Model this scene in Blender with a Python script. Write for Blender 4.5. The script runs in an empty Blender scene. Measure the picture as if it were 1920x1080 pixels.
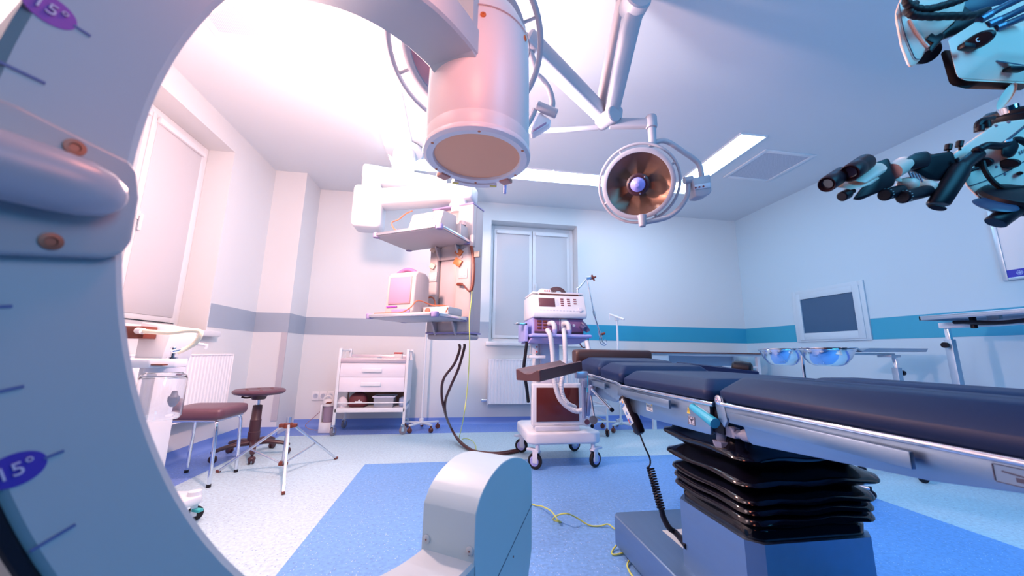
import bpy, bmesh, math, random
from mathutils import Vector, Matrix
PI = math.pi
sc = bpy.context.scene
C = sc.collection

# ------------------------------------------------------------------ camera
CAMH = 0.9
PITCH, YAW, ROLL, FPX = 0.179295, 0.15272, 0.014198, 675.0
fw = Vector((math.sin(YAW)*math.cos(PITCH), math.cos(YAW)*math.cos(PITCH), math.sin(PITCH)))
rt0 = Vector((math.cos(YAW), -math.sin(YAW), 0)); up0 = rt0.cross(fw)
RT = rt0*math.cos(ROLL) + up0*math.sin(ROLL)
UP = up0*math.cos(ROLL) - rt0*math.sin(ROLL)
cam = bpy.data.cameras.new('camera'); camo = bpy.data.objects.new('camera', cam); C.objects.link(camo)
cam.sensor_width = 36; cam.lens = FPX/1920*36; cam.clip_start = 0.02
m = Matrix((RT, UP, -fw)).transposed().to_4x4(); m.translation = (0, 0, CAMH); camo.matrix_world = m
cam.dof.use_dof = True; cam.dof.focus_distance = 2.4; cam.dof.aperture_fstop = 4.5
sc.camera = camo

# ------------------------------------------------------------------ view, world, lights
sc.view_settings.view_transform = 'Standard'; sc.view_settings.look = 'None'
sc.view_settings.exposure = 0.24; sc.view_settings.gamma = 1.0
w = bpy.data.worlds.new('world'); sc.world = w; w.use_nodes = True
w.node_tree.nodes['Background'].inputs[0].default_value = (0.01, 0.10, 0.35, 1)
w.node_tree.nodes['Background'].inputs[1].default_value = 0.10

def lamp(name, kind, loc, power, col, size=0.2, target=None, size_y=None, spread=None):
    l = bpy.data.lights.new(name, kind); l.energy = power; l.color = col
    if kind == 'AREA':
        l.size = size
        if size_y: l.shape = 'RECTANGLE'; l.size_y = size_y
        if spread: l.spread = spread
    else:
        l.shadow_soft_size = size
    o = bpy.data.objects.new(name, l); C.objects.link(o); o.location = loc
    if target is not None:
        o.rotation_euler = (Vector(target)-Vector(loc)).to_track_quat('-Z', 'Y').to_euler()
    return o
lamp('warm_key_light', 'POINT', (-0.74, 2.05, 2.00), 150, (1.0, 0.58, 0.49), 0.07)  # added unseen lamp, stands in for the pink flare at upper left
lamp('warm_front_light', 'POINT', (-0.03, 0.44, 1.66), 6.5, (1.0, 0.30, 0.20), 0.08)  # added unseen lamp that reddens the drum and the arc top
lamp('warm_low_light', 'POINT', (0.12, 0.18, 1.22), 1.6, (1.0, 0.34, 0.22), 0.08)  # added unseen lamp for red on the arc face and drum underside
lamp('blue_side_light', 'AREA', (1.9, -1.3, 2.3), 64, (0.09, 0.54, 0.97), 1.6, (3.2, 2.6, 0.9))  # added unseen source that gives the right side its blue cast
lamp('right_blue_fill', 'AREA', (2.5, 1.2, 2.98), 11, (0.04, 0.46, 1.0), 1.2, (2.5, 1.2, 0), 1.2, 1.6)  # added unseen fill, no fixture here; deepens the blue on the right
lamp('ceiling_wash_fill', 'POINT', (0.42, 1.95, 2.22), 19, (0.92, 0.90, 1.0), 0.04)  # added mid-air fill that whitens the ceiling around the lamp arms
lamp('left_fill_light', 'AREA', (-1.6, 0.6, 2.9), 24, (1.0, 0.74, 0.76), 1.0, (-1.3, 3.2, 0.5), 1.0)

# ------------------------------------------------------------------ point helpers (pixels of the 1920x1080 frame -> world)
CP = Vector((0, 0, CAMH))
def ray(x, y): return fw + RT*((x-960)/FPX) - UP*((y-540)/FPX)
def D(x, y, d): return CP + ray(x, y)*d
def onX(x, y, X): r = ray(x, y); return CP + r*(X/r.x)
def onY(x, y, Y): r = ray(x, y); return CP + r*(Y/r.y)
def onZ(x, y, Z): r = ray(x, y); return CP + r*((Z-CAMH)/r.z)
V = Vector
X3, Y3, Z3 = V((1, 0, 0)), V((0, 1, 0)), V((0, 0, 1))

# ------------------------------------------------------------------ materials
MATS = {}
def M(name, col, rough=0.5, metal=0.0, spec=0.5, emit=None, estr=0.0, trans=0.0, coat=0.0, bump=0.0, bscale=80, alpha=1.0):
    if name in MATS: return MATS[name]
    mt = bpy.data.materials.new(name); mt.use_nodes = True
    nt = mt.node_tree; b = nt.nodes['Principled BSDF']
    b.inputs['Base Color'].default_value = (*col, 1); b.inputs['Roughness'].default_value = rough
    b.inputs['Metallic'].default_value = metal; b.inputs['Specular IOR Level'].default_value = spec
    b.inputs['Transmission Weight'].default_value = trans; b.inputs['Coat Weight'].default_value = coat
    b.inputs['Alpha'].default_value = alpha
    if emit: b.inputs['Emission Color'].default_value = (*emit, 1); b.inputs['Emission Strength'].default_value = estr
    if bump:
        tc = nt.nodes.new('ShaderNodeTexCoord'); n = nt.nodes.new('ShaderNodeTexNoise'); n.inputs['Scale'].default_value = bscale
        n.inputs['Detail'].default_value = 3; bp = nt.nodes.new('ShaderNodeBump'); bp.inputs['Strength'].default_value = bump
        bp.inputs['Distance'].default_value = 0.01
        nt.links.new(tc.outputs['Object'], n.inputs['Vector']); nt.links.new(n.outputs['Fac'], bp.inputs['Height'])
        nt.links.new(bp.outputs['Normal'], b.inputs['Normal'])
    MATS[name] = mt; return mt

def steel(name, col, rough, stretch):
    mt = M(name, col, rough, 1.0); nt = mt.node_tree; b = nt.nodes['Principled BSDF']
    tc = nt.nodes.new('ShaderNodeTexCoord'); mp = nt.nodes.new('ShaderNodeMapping'); mp.inputs['Scale'].default_value = stretch
    n = nt.nodes.new('ShaderNodeTexNoise'); n.inputs['Scale'].default_value = 30; n.inputs['Detail'].default_value = 4
    r = nt.nodes.new('ShaderNodeMapRange'); r.inputs['To Min'].default_value = rough-0.07; r.inputs['To Max'].default_value = rough+0.12
    nt.links.new(tc.outputs['Object'], mp.inputs['Vector']); nt.links.new(mp.outputs['Vector'], n.inputs['Vector'])
    nt.links.new(n.outputs['Fac'], r.inputs['Value']); nt.links.new(r.outputs['Result'], b.inputs['Roughness'])
    return mt

def floor_mat():
    mt = bpy.data.materials.new('speckled_vinyl'); mt.use_nodes = True; nt = mt.node_tree; N = nt.nodes; L = nt.links
    b = N['Principled BSDF']; b.inputs['Roughness'].default_value = 0.42
    tc = N.new('ShaderNodeTexCoord'); sp = N.new('ShaderNodeSeparateXYZ'); L.new(tc.outputs['Object'], sp.inputs[0])
    def cmp(sock, op, val):
        n = N.new('ShaderNodeMath'); n.operation = op; L.new(sock, n.inputs[0]); n.inputs[1].default_value = val; return n.outputs[0]
    def mul(a, c):
        n = N.new('ShaderNodeMath'); n.operation = 'MULTIPLY'; L.new(a, n.inputs[0]); L.new(c, n.inputs[1]); return n.outputs[0]
    def mx(a, c):
        n = N.new('ShaderNodeMath'); n.operation = 'MAXIMUM'; L.new(a, n.inputs[0]); L.new(c, n.inputs[1]); return n.outputs[0]
    x, y = sp.outputs[0], sp.outputs[1]
    patch = mul(mul(cmp(x, 'GREATER_THAN', -0.68), cmp(x, 'LESS_THAN', 2.76)), cmp(y, 'LESS_THAN', 3.265))
    edge = mx(mx(cmp(x, 'LESS_THAN', -1.80), cmp(x, 'GREATER_THAN', 3.93)), cmp(y, 'GREATER_THAN', 4.37))
    def mixc(f, a, c):
        n = N.new('ShaderNodeMix'); n.data_type = 'RGBA'
        L.new(f, n.inputs[0])
        for s, v in ((n.inputs[6], a), (n.inputs[7], c)):
            if isinstance(v, tuple): s.default_value = (*v, 1)
            else: L.new(v, s)
        return n.outputs[2]
    col = mixc(patch, (0.46, 0.62, 0.70), (0.145, 0.34, 0.69))
    col = mixc(edge, col, (0.16, 0.28, 0.68))
    nz = N.new('ShaderNodeTexNoise'); nz.inputs['Scale'].default_value = 55; nz.inputs['Detail'].default_value = 4; L.new(tc.outputs['Object'], nz.inputs['Vector'])
    rm = N.new('ShaderNodeMapRange'); rm.inputs['From Min'].default_value = 0.3; rm.inputs['From Max'].default_value = 0.7
    rm.inputs['To Min'].default_value = 0.84; rm.inputs['To Max'].default_value = 1.12; L.new(nz.outputs['Fac'], rm.inputs['Value'])
    sc1 = N.new('ShaderNodeVectorMath'); sc1.operation = 'SCALE'; L.new(col, sc1.inputs[0]); L.new(rm.outputs['Result'], sc1.inputs['Scale'])
    col = sc1.outputs[0]
    for scale, thr, c2 in ((62, 0.20, (0.10, 0.18, 0.42)), (90, 0.18, (0.80, 0.88, 0.95))):
        vo = N.new('ShaderNodeTexVoronoi'); vo.inputs['Scale'].default_value = scale; vo.inputs['Randomness'].default_value = 1
        L.new(tc.outputs['Object'], vo.inputs['Vector'])
        cs = N.new('ShaderNodeSeparateColor'); L.new(vo.outputs['Color'], cs.inputs[0])
        f = mul(cmp(vo.outputs['Distance'], 'LESS_THAN', thr), cmp(cs.outputs[0], 'GREATER_THAN', 0.55))
        f2 = N.new('ShaderNodeMath'); f2.operation = 'MULTIPLY'; L.new(f, f2.inputs[0]); f2.inputs[1].default_value = 0.6
        col = mixc(f2.outputs[0], col, c2)
    L.new(col, b.inputs['Base Color'])
    return mt

def mesh_vent_mat():
    mt = M('perforated_grille', (0.50, 0.53, 0.60), 0.6); nt = mt.node_tree; b = nt.nodes['Principled BSDF']
    tc = nt.nodes.new('ShaderNodeTexCoord'); ck = nt.nodes.new('ShaderNodeTexChecker'); ck.inputs['Scale'].default_value = 170
    ck.inputs['Color1'].default_value = (0.40, 0.43, 0.52, 1); ck.inputs['Color2'].default_value = (0.62, 0.65, 0.72, 1)
    nt.links.new(tc.outputs['Object'], ck.inputs['Vector']); nt.links.new(ck.outputs['Color'], b.inputs['Base Color'])
    return mt

WALL = M('white_wall_paint', (0.70, 0.71, 0.72), 0.65, bump=0.03, bscale=200)
CEIL = M('blue_cast_ceiling_paint', (0.66, 0.71, 0.75), 0.8)  # ceiling white with the blue light cast mixed into the paint
TEAL = M('teal_stripe_paint', (0.03, 0.34, 0.52), 0.5)
TEALGLOW = M('glow_paled_teal_paint', (0.34, 0.40, 0.48), 0.5)  # same teal stripe, paled in colour where the pink glow washes it
BLUEBASE = M('blue_cove_vinyl', (0.17, 0.28, 0.66), 0.45, bump=0.05)
FLOOR = floor_mat()
PVC = M('white_window_frame', (0.78, 0.77, 0.79), 0.35)
BLIND = M('white_roller_blind', (0.62, 0.60, 0.62), 0.8)
WHITE = M('white_enamel', (0.72, 0.74, 0.78), 0.35)
CREAM = M('cream_plastic', (0.72, 0.70, 0.71), 0.35)
GANTRY = M('pale_grey_gantry_lacquer', (0.40, 0.48, 0.52), 0.42)
GREYW = M('light_grey_plastic', (0.60, 0.64, 0.74), 0.4)
DGREY = M('mid_grey_plastic', (0.25, 0.28, 0.38), 0.45)
BLACK = M('black_plastic', (0.005, 0.005, 0.012), 0.42, spec=0.28)
RUBBER = M('black_rubber', (0.012, 0.009, 0.012), 0.55, spec=0.3)
GLOSSBLACK = M('glossy_black_bellows', (0.003, 0.003, 0.008), 0.11)
PAD = M('dark_navy_upholstery', (0.006, 0.019, 0.072), 0.46, spec=0.18, bump=0.04, bscale=25)
GLOWMAROON = M('glow_reddened_upholstery', (0.12, 0.05, 0.075), 0.4)  # stool seat colour has the red of the pink glow mixed in
BROWN = M('brown_and_reddened_plastic', (0.16, 0.035, 0.02), 0.4)  # brown parts, plus black parts with the pink glow put into the colour
ORANGE = M('orange_brown_socket', (0.62, 0.18, 0.05), 0.4)
SALMON = M('flare_bright_orange_window', (0.98, 0.46, 0.26), 0.35)  # orange disc, base colour brightened to stand in for the flare
STEEL = steel('brushed_steel', (0.30, 0.42, 0.55), 0.33, (1, 0.06, 1))
STEELZ = steel('brushed_steel_box', (0.24, 0.36, 0.52), 0.45, (1, 0.06, 1))
CHROME = M('chrome', (0.80, 0.82, 0.88), 0.10, 1.0)
ALU = M('aluminium_tube', (0.74, 0.75, 0.80), 0.25, 1.0)
LILAC = M('lilac_plastic', (0.36, 0.38, 0.74), 0.4)
PURPLE = M('purple_print', (0.28, 0.05, 0.42), 0.5)
INDIGO = M('indigo_print', (0.06, 0.03, 0.40), 0.5)
SLATE = M('slate_blue_print', (0.10, 0.14, 0.34), 0.5)
PALE = M('pale_print', (0.62, 0.56, 0.74), 0.5)
SCREENMAR = M('glow_reddened_screen', (0.10, 0.022, 0.02), 0.15)  # dark screen with the pink glow's red put into its colour
SCREENLIL = M('lilac_screen', (0.34, 0.22, 0.34), 0.2)
SCREENBLUE = M('slate_blue_screen', (0.035, 0.10, 0.20), 0.22)
CYAN = M('cyan_grip', (0.03, 0.42, 0.62), 0.4)
YELLOW = M('yellow_label', (0.80, 0.62, 0.08), 0.5)
GREENW = M('yellow_green_wire', (0.55, 0.62, 0.14), 0.45)
LABEL = M('pale_label', (0.62, 0.72, 0.74), 0.5)
GLASS = M('clear_glass', (0.93, 0.96, 1.0), 0.05, trans=1.0)
CLEAR = M('clear_plastic_bin', (0.80, 0.84, 0.95), 0.15, trans=0.7)
HOSE = M('white_corrugated_hose', (0.60, 0.62, 0.66), 0.45)
TUBEY = M('cream_rubber_tube', (0.80, 0.76, 0.58), 0.4)
DARKLINE = M('dark_seam', (0.06, 0.07, 0.12), 0.6)
REDP = M('red_plastic', (0.50, 0.06, 0.06), 0.4)
BLUEP = M('deep_blue_print', (0.02, 0.03, 0.45), 0.5)
LAMPON = M('lit_light_panel', (0.9, 0.95, 1.0), 0.5, emit=(0.54, 0.76, 1.0), estr=10.0)
REFLECT = M('bronze_lamp_reflector', (0.16, 0.085, 0.06), 0.30, 0.55)
REFLECTP = M('pink_lamp_reflector', (0.60, 0.26, 0.30), 0.35, 0.3)
VENT = mesh_vent_mat()
OPT = M('warmed_microscope_lacquer', (0.88, 0.68, 0.58), 0.4)  # pale lacquer with red added to make up for missing warm light

# ------------------------------------------------------------------ geometry helpers
class G:
    def __init__(s): s.bm = bmesh.new()
    def merge(s, t, mat=None):
        if mat is not None: bmesh.ops.transform(t, matrix=mat, verts=t.verts)
        me = bpy.data.meshes.new('tmp'); t.to_mesh(me); t.free(); s.bm.from_mesh(me); bpy.data.meshes.remove(me); return s
    def box(s, lo, hi, bev=0.0, seg=2, mat=None):
        t = bmesh.new(); bmesh.ops.create_cube(t, size=1)
        lo, hi = V(lo), V(hi)
        for v in t.verts: v.co = V(((v.co[i]+0.5)*(hi[i]-lo[i])+lo[i]) for i in range(3))
        if bev: bmesh.ops.bevel(t, geom=list(t.edges), offset=bev, segments=seg, affect='EDGES', profile=0.5)
        return s.merge(t, mat)
    def obox(s, o, a, b, c, bev=0.0, seg=2):
        """box centred at o with full edge vectors a, b, c"""
        o, a, b, c = V(o), V(a), V(b), V(c)
        t = bmesh.new(); bmesh.ops.create_cube(t, size=1)
        for v in t.verts: v.co = o + a*v.co.x + b*v.co.y + c*v.co.z
        bmesh.ops.recalc_face_normals(t, faces=t.faces)
        if bev: bmesh.ops.bevel(t, geom=list(t.edges), offset=bev, segments=seg, affect='EDGES', profile=0.5)
        return s.merge(t)
    def prism(s, pts, ext, bev=0.0, seg=2):
        t = bmesh.new(); ext = V(ext)
        a = [t.verts.new(V(p)) for p in pts]; b = [t.verts.new(V(p)+ext) for p in pts]
        t.faces.new(a); t.faces.new(b[::-1]); n = len(a)
        for i in range(n): t.faces.new((a[i], b[i], b[(i+1) % n], a[(i+1) % n]))
        bmesh.ops.recalc_face_normals(t, faces=t.faces)
        if bev: bmesh.ops.bevel(t, geom=list(t.edges), offset=bev, segments=seg, affect='EDGES', profile=0.5)
        return s.merge(t)
    def lathe(s, prof, o, axis=Z3, seg=32, ref=None, sx=1.0, sy=1.0, cap=True):
        """prof: (radius, height along axis)"""
        o, ax = V(o), V(axis).normalized()
        ref = V(ref) if ref is not None else (X3 if abs(ax.x) < 0.9 else Y3)
        a = (ref - ax*ref.dot(ax)).normalized(); b = ax.cross(a)
        t = bmesh.new(); rings = []
        for r, h in prof:
            if r < 1e-6: rings.append([t.verts.new(o+ax*h)])
            else: rings.append([t.verts.new(o+ax*h+a*(r*sx*math.cos(2*PI*i/seg))+b*(r*sy*math.sin(2*PI*i/seg))) for i in range(seg)])
        for p, q in zip(rings, rings[1:]):
            if len(p) == 1 and len(q) == 1: continue
            for i in range(seg):
                j = (i+1) % seg
                if len(p) == 1: t.faces.new((p[0], q[j], q[i]))
                elif len(q) == 1: t.faces.new((p[i], p[j], q[0]))
                else: t.faces.new((p[i], p[j], q[j], q[i]))
        if cap:
            for rg in (rings[0], rings[-1]):
                if len(rg) > 2: t.faces.new(rg)
        bmesh.ops.recalc_face_normals(t, faces=t.faces)
        return s.merge(t)
    def cyl(s, p0, p1, r0, r1=None, seg=20, bev=0.0):
        p0, p1 = V(p0), V(p1); ax = p1-p0; h = ax.length; r1 = r0 if r1 is None else r1
        if bev: pr = [(0, 0), (r0-bev, 0), (r0, bev), (r1, h-bev), (r1-bev, h), (0, h)]
        else: pr = [(0, 0), (r0, 0), (r1, h), (0, h)]
        return s.lathe(pr, p0, ax, seg)
    def ell(s, o, rx, ry, rz, ax=None, seg=20):
        t = bmesh.new(); bmesh.ops.create_uvsphere(t, u_segments=seg, v_segments=seg//2+2, radius=1)
        R = Matrix.Identity(3) if ax is None else V(ax).to_track_quat('Z', 'Y').to_matrix()
        for v in t.verts: v.co = V(o) + R @ V((v.co.x*rx, v.co.y*ry, v.co.z*rz))
        return s.merge(t)
    def tube(s, pts, r, seg=10, sub=6, closed=False, rfun=None, flat=None):
        pts = [V(p) for p in pts]; n = len(pts)
        if sub > 1 and n > 2:
            out = []; rng = range(n) if closed else range(n-1)
            for i in rng:
                p0 = pts[(i-1) % n] if (closed or i > 0) else pts[0]*2-pts[1]
                p1, p2 = pts[i], pts[(i+1) % n]
                p3 = pts[(i+2) % n] if (closed or i+2 < n) else p2*2-p1
                for k in range(sub):
                    u = k/sub
                    out.append(0.5*((2*p1)+(p2-p0)*u+(2*p0-5*p1+4*p2-p3)*u*u+(3*p1-p0-3*p2+p3)*u**3))
            if not closed: out.append(pts[-1])
            pts = out; n = len(pts)
        t = bmesh.new(); rings = []; prev = None
        for i, p in enumerate(pts):
            a, c = pts[(i-1) % n] if (closed or i) else p, pts[(i+1) % n] if (closed or i < n-1) else p
            d = (c-a).normalized()
            if prev is None: x = d.orthogonal().normalized()
            else:
                x = prev - d*prev.dot(d)
                x = x.normalized() if x.length > 1e-6 else d.orthogonal().normalized()
            prev = x; y = d.cross(x)
            rr = r if rfun is None else rfun(i/(n-1), i)
            rings.append([t.verts.new(p+x*rr*math.cos(2*PI*k/seg)+y*rr*math.sin(2*PI*k/seg)) for k in range(seg)])
        pr = list(zip(rings, rings[1:]))+([(rings[-1], rings[0])] if closed else [])
        for p, q in pr:
            for k in range(seg): t.faces.new((p[k], p[(k+1) % seg], q[(k+1) % seg], q[k]))
        if not closed: t.faces.new(rings[0][::-1]); t.faces.new(rings[-1])
        bmesh.ops.recalc_face_normals(t, faces=t.faces)
        return s.merge(t)
    def loft(s, rings, caps=True):
        t = bmesh.new(); R = [[t.verts.new(V(p)) for p in rg] for rg in rings]; n = len(R[0])
        for p, q in zip(R, R[1:]):
            for k in range(n): t.faces.new((p[k], p[(k+1) % n], q[(k+1) % n], q[k]))
        if caps: t.faces.new(R[0][::-1]); t.faces.new(R[-1])
        bmesh.ops.recalc_face_normals(t, faces=t.faces)
        return s.merge(t)

def build(g, name, mat, parent=None, root=None, ang=38):
    """root = the Empty whose location the coordinates are taken from (parent may be a part of it)"""
    bm = g.bm
    if root is None and parent is not None and parent.type == 'EMPTY': root = parent
    if root is None and parent is not None: root = parent.parent
    if root is not None: bmesh.ops.translate(bm, vec=-V(root.location), verts=bm.verts)
    me = bpy.data.meshes.new(name); bm.to_mesh(me); bm.free()
    me.polygons.foreach_set('use_smooth', [True]*len(me.polygons)); me.set_sharp_from_angle(angle=math.radians(ang))
    me.materials.append(mat); o = bpy.data.objects.new(name, me); C.objects.link(o)
    if parent is not None: o.parent = parent
    return o
def thing(name, label, cat, loc=(0, 0, 0), group=None):
    o = bpy.data.objects.new(name, None); C.objects.link(o); o.location = loc; o.empty_display_size = 0.05
    o['label'] = label; o['category'] = cat
    if group: o['group'] = group
    return o
def tag(o, label, cat, group=None):
    o['label'] = label; o['category'] = cat
    if group: o['group'] = group
    return o
def struct(g, name, mat, parent=None):
    o = build(g, name, mat, parent)
    if parent is None: o['kind'] = 'structure'
    return o
def solo(g, name, mat, label, cat, group=None):
    """a thing that is a single mesh: origin moved to its base"""
    bm = g.bm; c = sum((v.co for v in bm.verts), V())/len(bm.verts); c.z = min(v.co.z for v in bm.verts)
    bmesh.ops.translate(bm, vec=-c, verts=bm.verts)
    me = bpy.data.meshes.new(name); bm.to_mesh(me); bm.free()
    me.polygons.foreach_set('use_smooth', [True]*len(me.polygons)); me.set_sharp_from_angle(angle=math.radians(38))
    me.materials.append(mat); o = bpy.data.objects.new(name, me); C.objects.link(o); o.location = c
    return tag(o, label, cat, group)
def text(body, name, mat, o, xdir, ydir, size, parent, depth=0.0006, root=None):
    cu = bpy.data.curves.new('tmp_text', 'FONT'); cu.body = body; cu.size = size; cu.extrude = depth
    cu.align_x = 'CENTER'; cu.align_y = 'CENTER'
    to = bpy.data.objects.new('tmp_text', cu); C.objects.link(to); bpy.context.view_layer.update()
    me = bpy.data.meshes.new_from_object(to.evaluated_get(bpy.context.evaluated_depsgraph_get()))
    bpy.data.objects.remove(to)
    x = V(xdir).normalized(); y = V(ydir); y = (y-x*y.dot(x)).normalized(); z = x.cross(y)
    mt = Matrix((x, y, z)).transposed().to_4x4(); mt.translation = V(o)
    me.transform(mt)
    g = G(); g.bm.from_mesh(me); bpy.data.meshes.remove(me)
    return build(g, name, mat, parent, root)
def caster(parent, p, r, yaw=0.0, top=None, fork=None, tyre=None, hub=None, wid=0.02):
    """swivel caster standing on the floor under point p; child wheel"""
    fork = fork or ALU; tyre = tyre or RUBBER
    top = top or r*2.6; p = V(p); d = V((math.cos(yaw), math.sin(yaw), 0)); sd = V((-d.y, d.x, 0))
    c = V((p.x, p.y, r)); g = G(); hx = d*(-r*0.35)
    g.cyl(c+hx+V((0, 0, r*1.15)), V((p.x, p.y, top))+hx, r*0.28)
    for q in (-1, 1):
        g.obox(c+hx*0.5+sd*q*(wid*0.5+0.006)+V((0, 0, r*0.45)), d*r*0.7, sd*0.005, V((0, 0, r*1.35)), 0.001)
    g.obox(c+hx*0.6+V((0, 0, r*1.18)), d*r*0.9, sd*(wid+0.016), V((0, 0, r*0.22)), 0.002)
    f = build(g, 'caster', fork, parent)
    g = G(); a, b = c-sd*wid*0.5, c+sd*wid*0.5
    g.lathe([(0, 0), (r*0.75, 0), (r*0.95, wid*0.12), (r, wid*0.5), (r*0.95, wid*0.88), (r*0.75, wid), (0, wid)], a, sd, 24)
    wv = build(g, 'wheel', tyre, f)
    return f

# ================================================================== ROOM
YB, XR, XL, ZC = 4.87, 4.341, -2.22, 3.03
YN = -0.6
struct(G().box((XL-0.4, YN, -0.1), (XR+0.3, YB+0.4, 0)), 'floor', FLOOR)
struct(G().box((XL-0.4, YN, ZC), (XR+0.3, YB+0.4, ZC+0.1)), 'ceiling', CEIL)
# back wall with its window opening
wx0, wx1, wz0, wz1 = 0.441, 1.71, 1.053, 2.765
g = G(); g.box((XL, YB, 0), (wx0, YB+0.3, ZC)); g.box((wx1, YB, 0), (XR, YB+0.3, ZC))
g.box((wx0, YB, 0), (wx1, YB+0.3, wz0)); g.box((wx0, YB, wz1), (wx1, YB+0.3, ZC))
struct(g, 'wall_back', WALL)
# left wall with window opening
ly0, ly1, lz0, lz1 = 2.30, 3.64, 1.06, 2.81
g = G(); g.box((XL-0.34, YN, 0), (XL, ly0, ZC)); g.box((XL-0.34, ly1, 0), (XL, YB, ZC))
g.box((XL-0.34, ly0, 0), (XL, ly1, lz0)); g.box((XL-0.34, ly0, lz1), (XL, ly1, ZC))
struct(g, 'wall_left', WALL)
struct(G().box((XR, YN, 0), (XR+0.3, YB+0.3, ZC)), 'wall_right', M('blue_cast_wall_paint', (0.47, 0.64, 0.74), 0.65, bump=0.03, bscale=200))  # right wall's blue is the light's cast, put into the paint
PX, PY = -1.868, 4.42
struct(G().box((XL, PY, 0), (PX, YB, ZC)), 'wall_corner_pier', WALL)
# stripe painted around the room
e = 0.002; s0, s1 = 1.095, 1.313
struct(G().box((PX, YB-e, s0), (wx0, YB+e, s1)), 'trim_1', TEALGLOW)
struct(G().box((wx1, YB-e, s0), (XR, YB+e, s1)), 'trim_2', TEAL)
struct(G().box((XR-e, 4.035, s0), (XR+e, YB, s1)), 'trim_3', TEAL)
struct(G().box((XR-e, YN, s0), (XR+e, 3.185, s1)), 'trim_4', TEAL)
struct(G().box((XL-e, 3.652, s0), (XL+e, PY, s1)), 'trim_5', TEALGLOW)
struct(G().box((XL, PY-e, s0), (PX+e, PY+e, s1)).box((PX-e, PY, s0), (PX+e, YB, s1)), 'trim_6', TEALGLOW)
# coved skirting
def cove(a, b, nrm):
    a, b, n = V(a), V(b), V(nrm); h = 0.085
    prof = [(0, 0), (0.045, 0), (0.028, 0.006), (0.014, 0.018), (0.006, 0.04), (0.005, h), (0, h)]
    return G().loft([[p+n*q[0]+Z3*q[1] for q in prof] for p in (a, b)])
struct(cove((PX, YB, 0), (XR, YB, 0), (0, -1, 0)), 'baseboard_back', BLUEBASE)
struct(cove((XL, YN, 0), (XL, PY, 0), (1, 0, 0)), 'baseboard_left', BLUEBASE)
struct(cove((XR, YN, 0), (XR, YB, 0), (-1, 0, 0)), 'baseboard_right', BLUEBASE)
g = cove((XL, PY, 0), (PX+0.02, PY, 0), (0, -1, 0))
struct(g, 'baseboard_pier', BLUEBASE)
struct(G().box((-1.925, PY-0.012, 0.15), (PX+0.004, PY, s0)), 'trim_7', M('grey_wall_guard', (0.50, 0.48, 0.52), 0.5))

# windows (frame, sashes with blinds, sill, handle)
def window(name, o, ux, uy, uz, w, h, nsash, handle_at):
    """o = lower corner of frame, ux along width, uy out of the room, uz up"""
    root = None
    def bx(g, a, b, bev=0.004):
        p = [o+ux*a[0]+uy*a[1]+uz*a[2], o+ux*b[0]+uy*b[1]+uz*b[2]]
        lo = [min(p[0][i], p[1][i]) for i in range(3)]; hi = [max(p[0][i], p[1][i]) for i in range(3)]
        g.box(lo, hi, bev)
    f = 0.055; g = G()
    bx(g, (0, 0, 0), (f, 0.07, h)); bx(g, (w-f, 0, 0), (w, 0.07, h)); bx(g, (f, 0, 0), (w-f, 0.07, f)); bx(g, (f, 0, h-f), (w-f, 0.07, h))
    fr = struct(g, name, PVC)
    fr['kind'] = 'structure'
    sw = (w-2*f)/nsash
    for k in range(nsash):
        x0 = f+k*sw+0.004; x1 = f+(k+1)*sw-0.004; q = 0.062; g = G(); z0, z1 = f+0.004, h-f-0.004; y = -0.018
        bx(g, (x0, y, z0), (x0+q, 0.05, z1)); bx(g, (x1-q, y, z0), (x1, 0.05, z1)); bx(g, (x0+q, y, z0), (x1-q, 0.05, z0+q)); bx(g, (x0+q, y, z1-q), (x1-q, 0.05, z1))
        s = build(g, 'sash', PVC, fr)
        g = G(); bx(g, (x0+q*0.75, -0.022, z0+q*0.7), (x1-q*0.75, -0.012, z1-q*0.9), 0.001)
        build(g, 'roller_blind', BLIND, s)
        g = G(); bx(g, (x0+q*0.55, -0.05, z1-q*1.15), (x1-q*0.55, -0.018, z1-q*0.35), 0.008)
        build(g, 'blind_cassette', PVC, s)
    hx = f+sw*handle_at; g = G(); hz = h*0.48
    bx(g, (hx-0.014, -0.03, hz-0.035), (hx+0.014, -0.018, hz+0.035), 0.004); bx(g, (hx-0.010, -0.055, hz-0.12), (hx+0.010, -0.040, hz+0.012), 0.004); bx(g, (hx-0.008, -0.05, hz-0.01), (hx+0.008, -0.02, hz+0.01), 0.002)
    build(g, 'window_handle', PVC, fr)
    return fr
window('window_1', V((wx0+0.002, YB+0.20, wz0-0.004)), X3, Y3, Z3, wx1-wx0-0.004, wz1-wz0+0.002, 2, 1.08)
window('window_2', V((XL-0.23, ly1-0.002, lz0-0.002)), -Y3, -X3, Z3, ly1-ly0-0.004, lz1-lz0, 2, 0.93)
struct(G().box((0.40, YB-0.06, 1.0), (1.76, YB+0.27, 1.05), 0.008), 'trim_8', PVC)
struct(G().box((XL-0.30, ly0-0.05, 1.01), (XL+0.075, ly1+0.10, 1.06), 0.010), 'trim_9', PVC)

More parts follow.
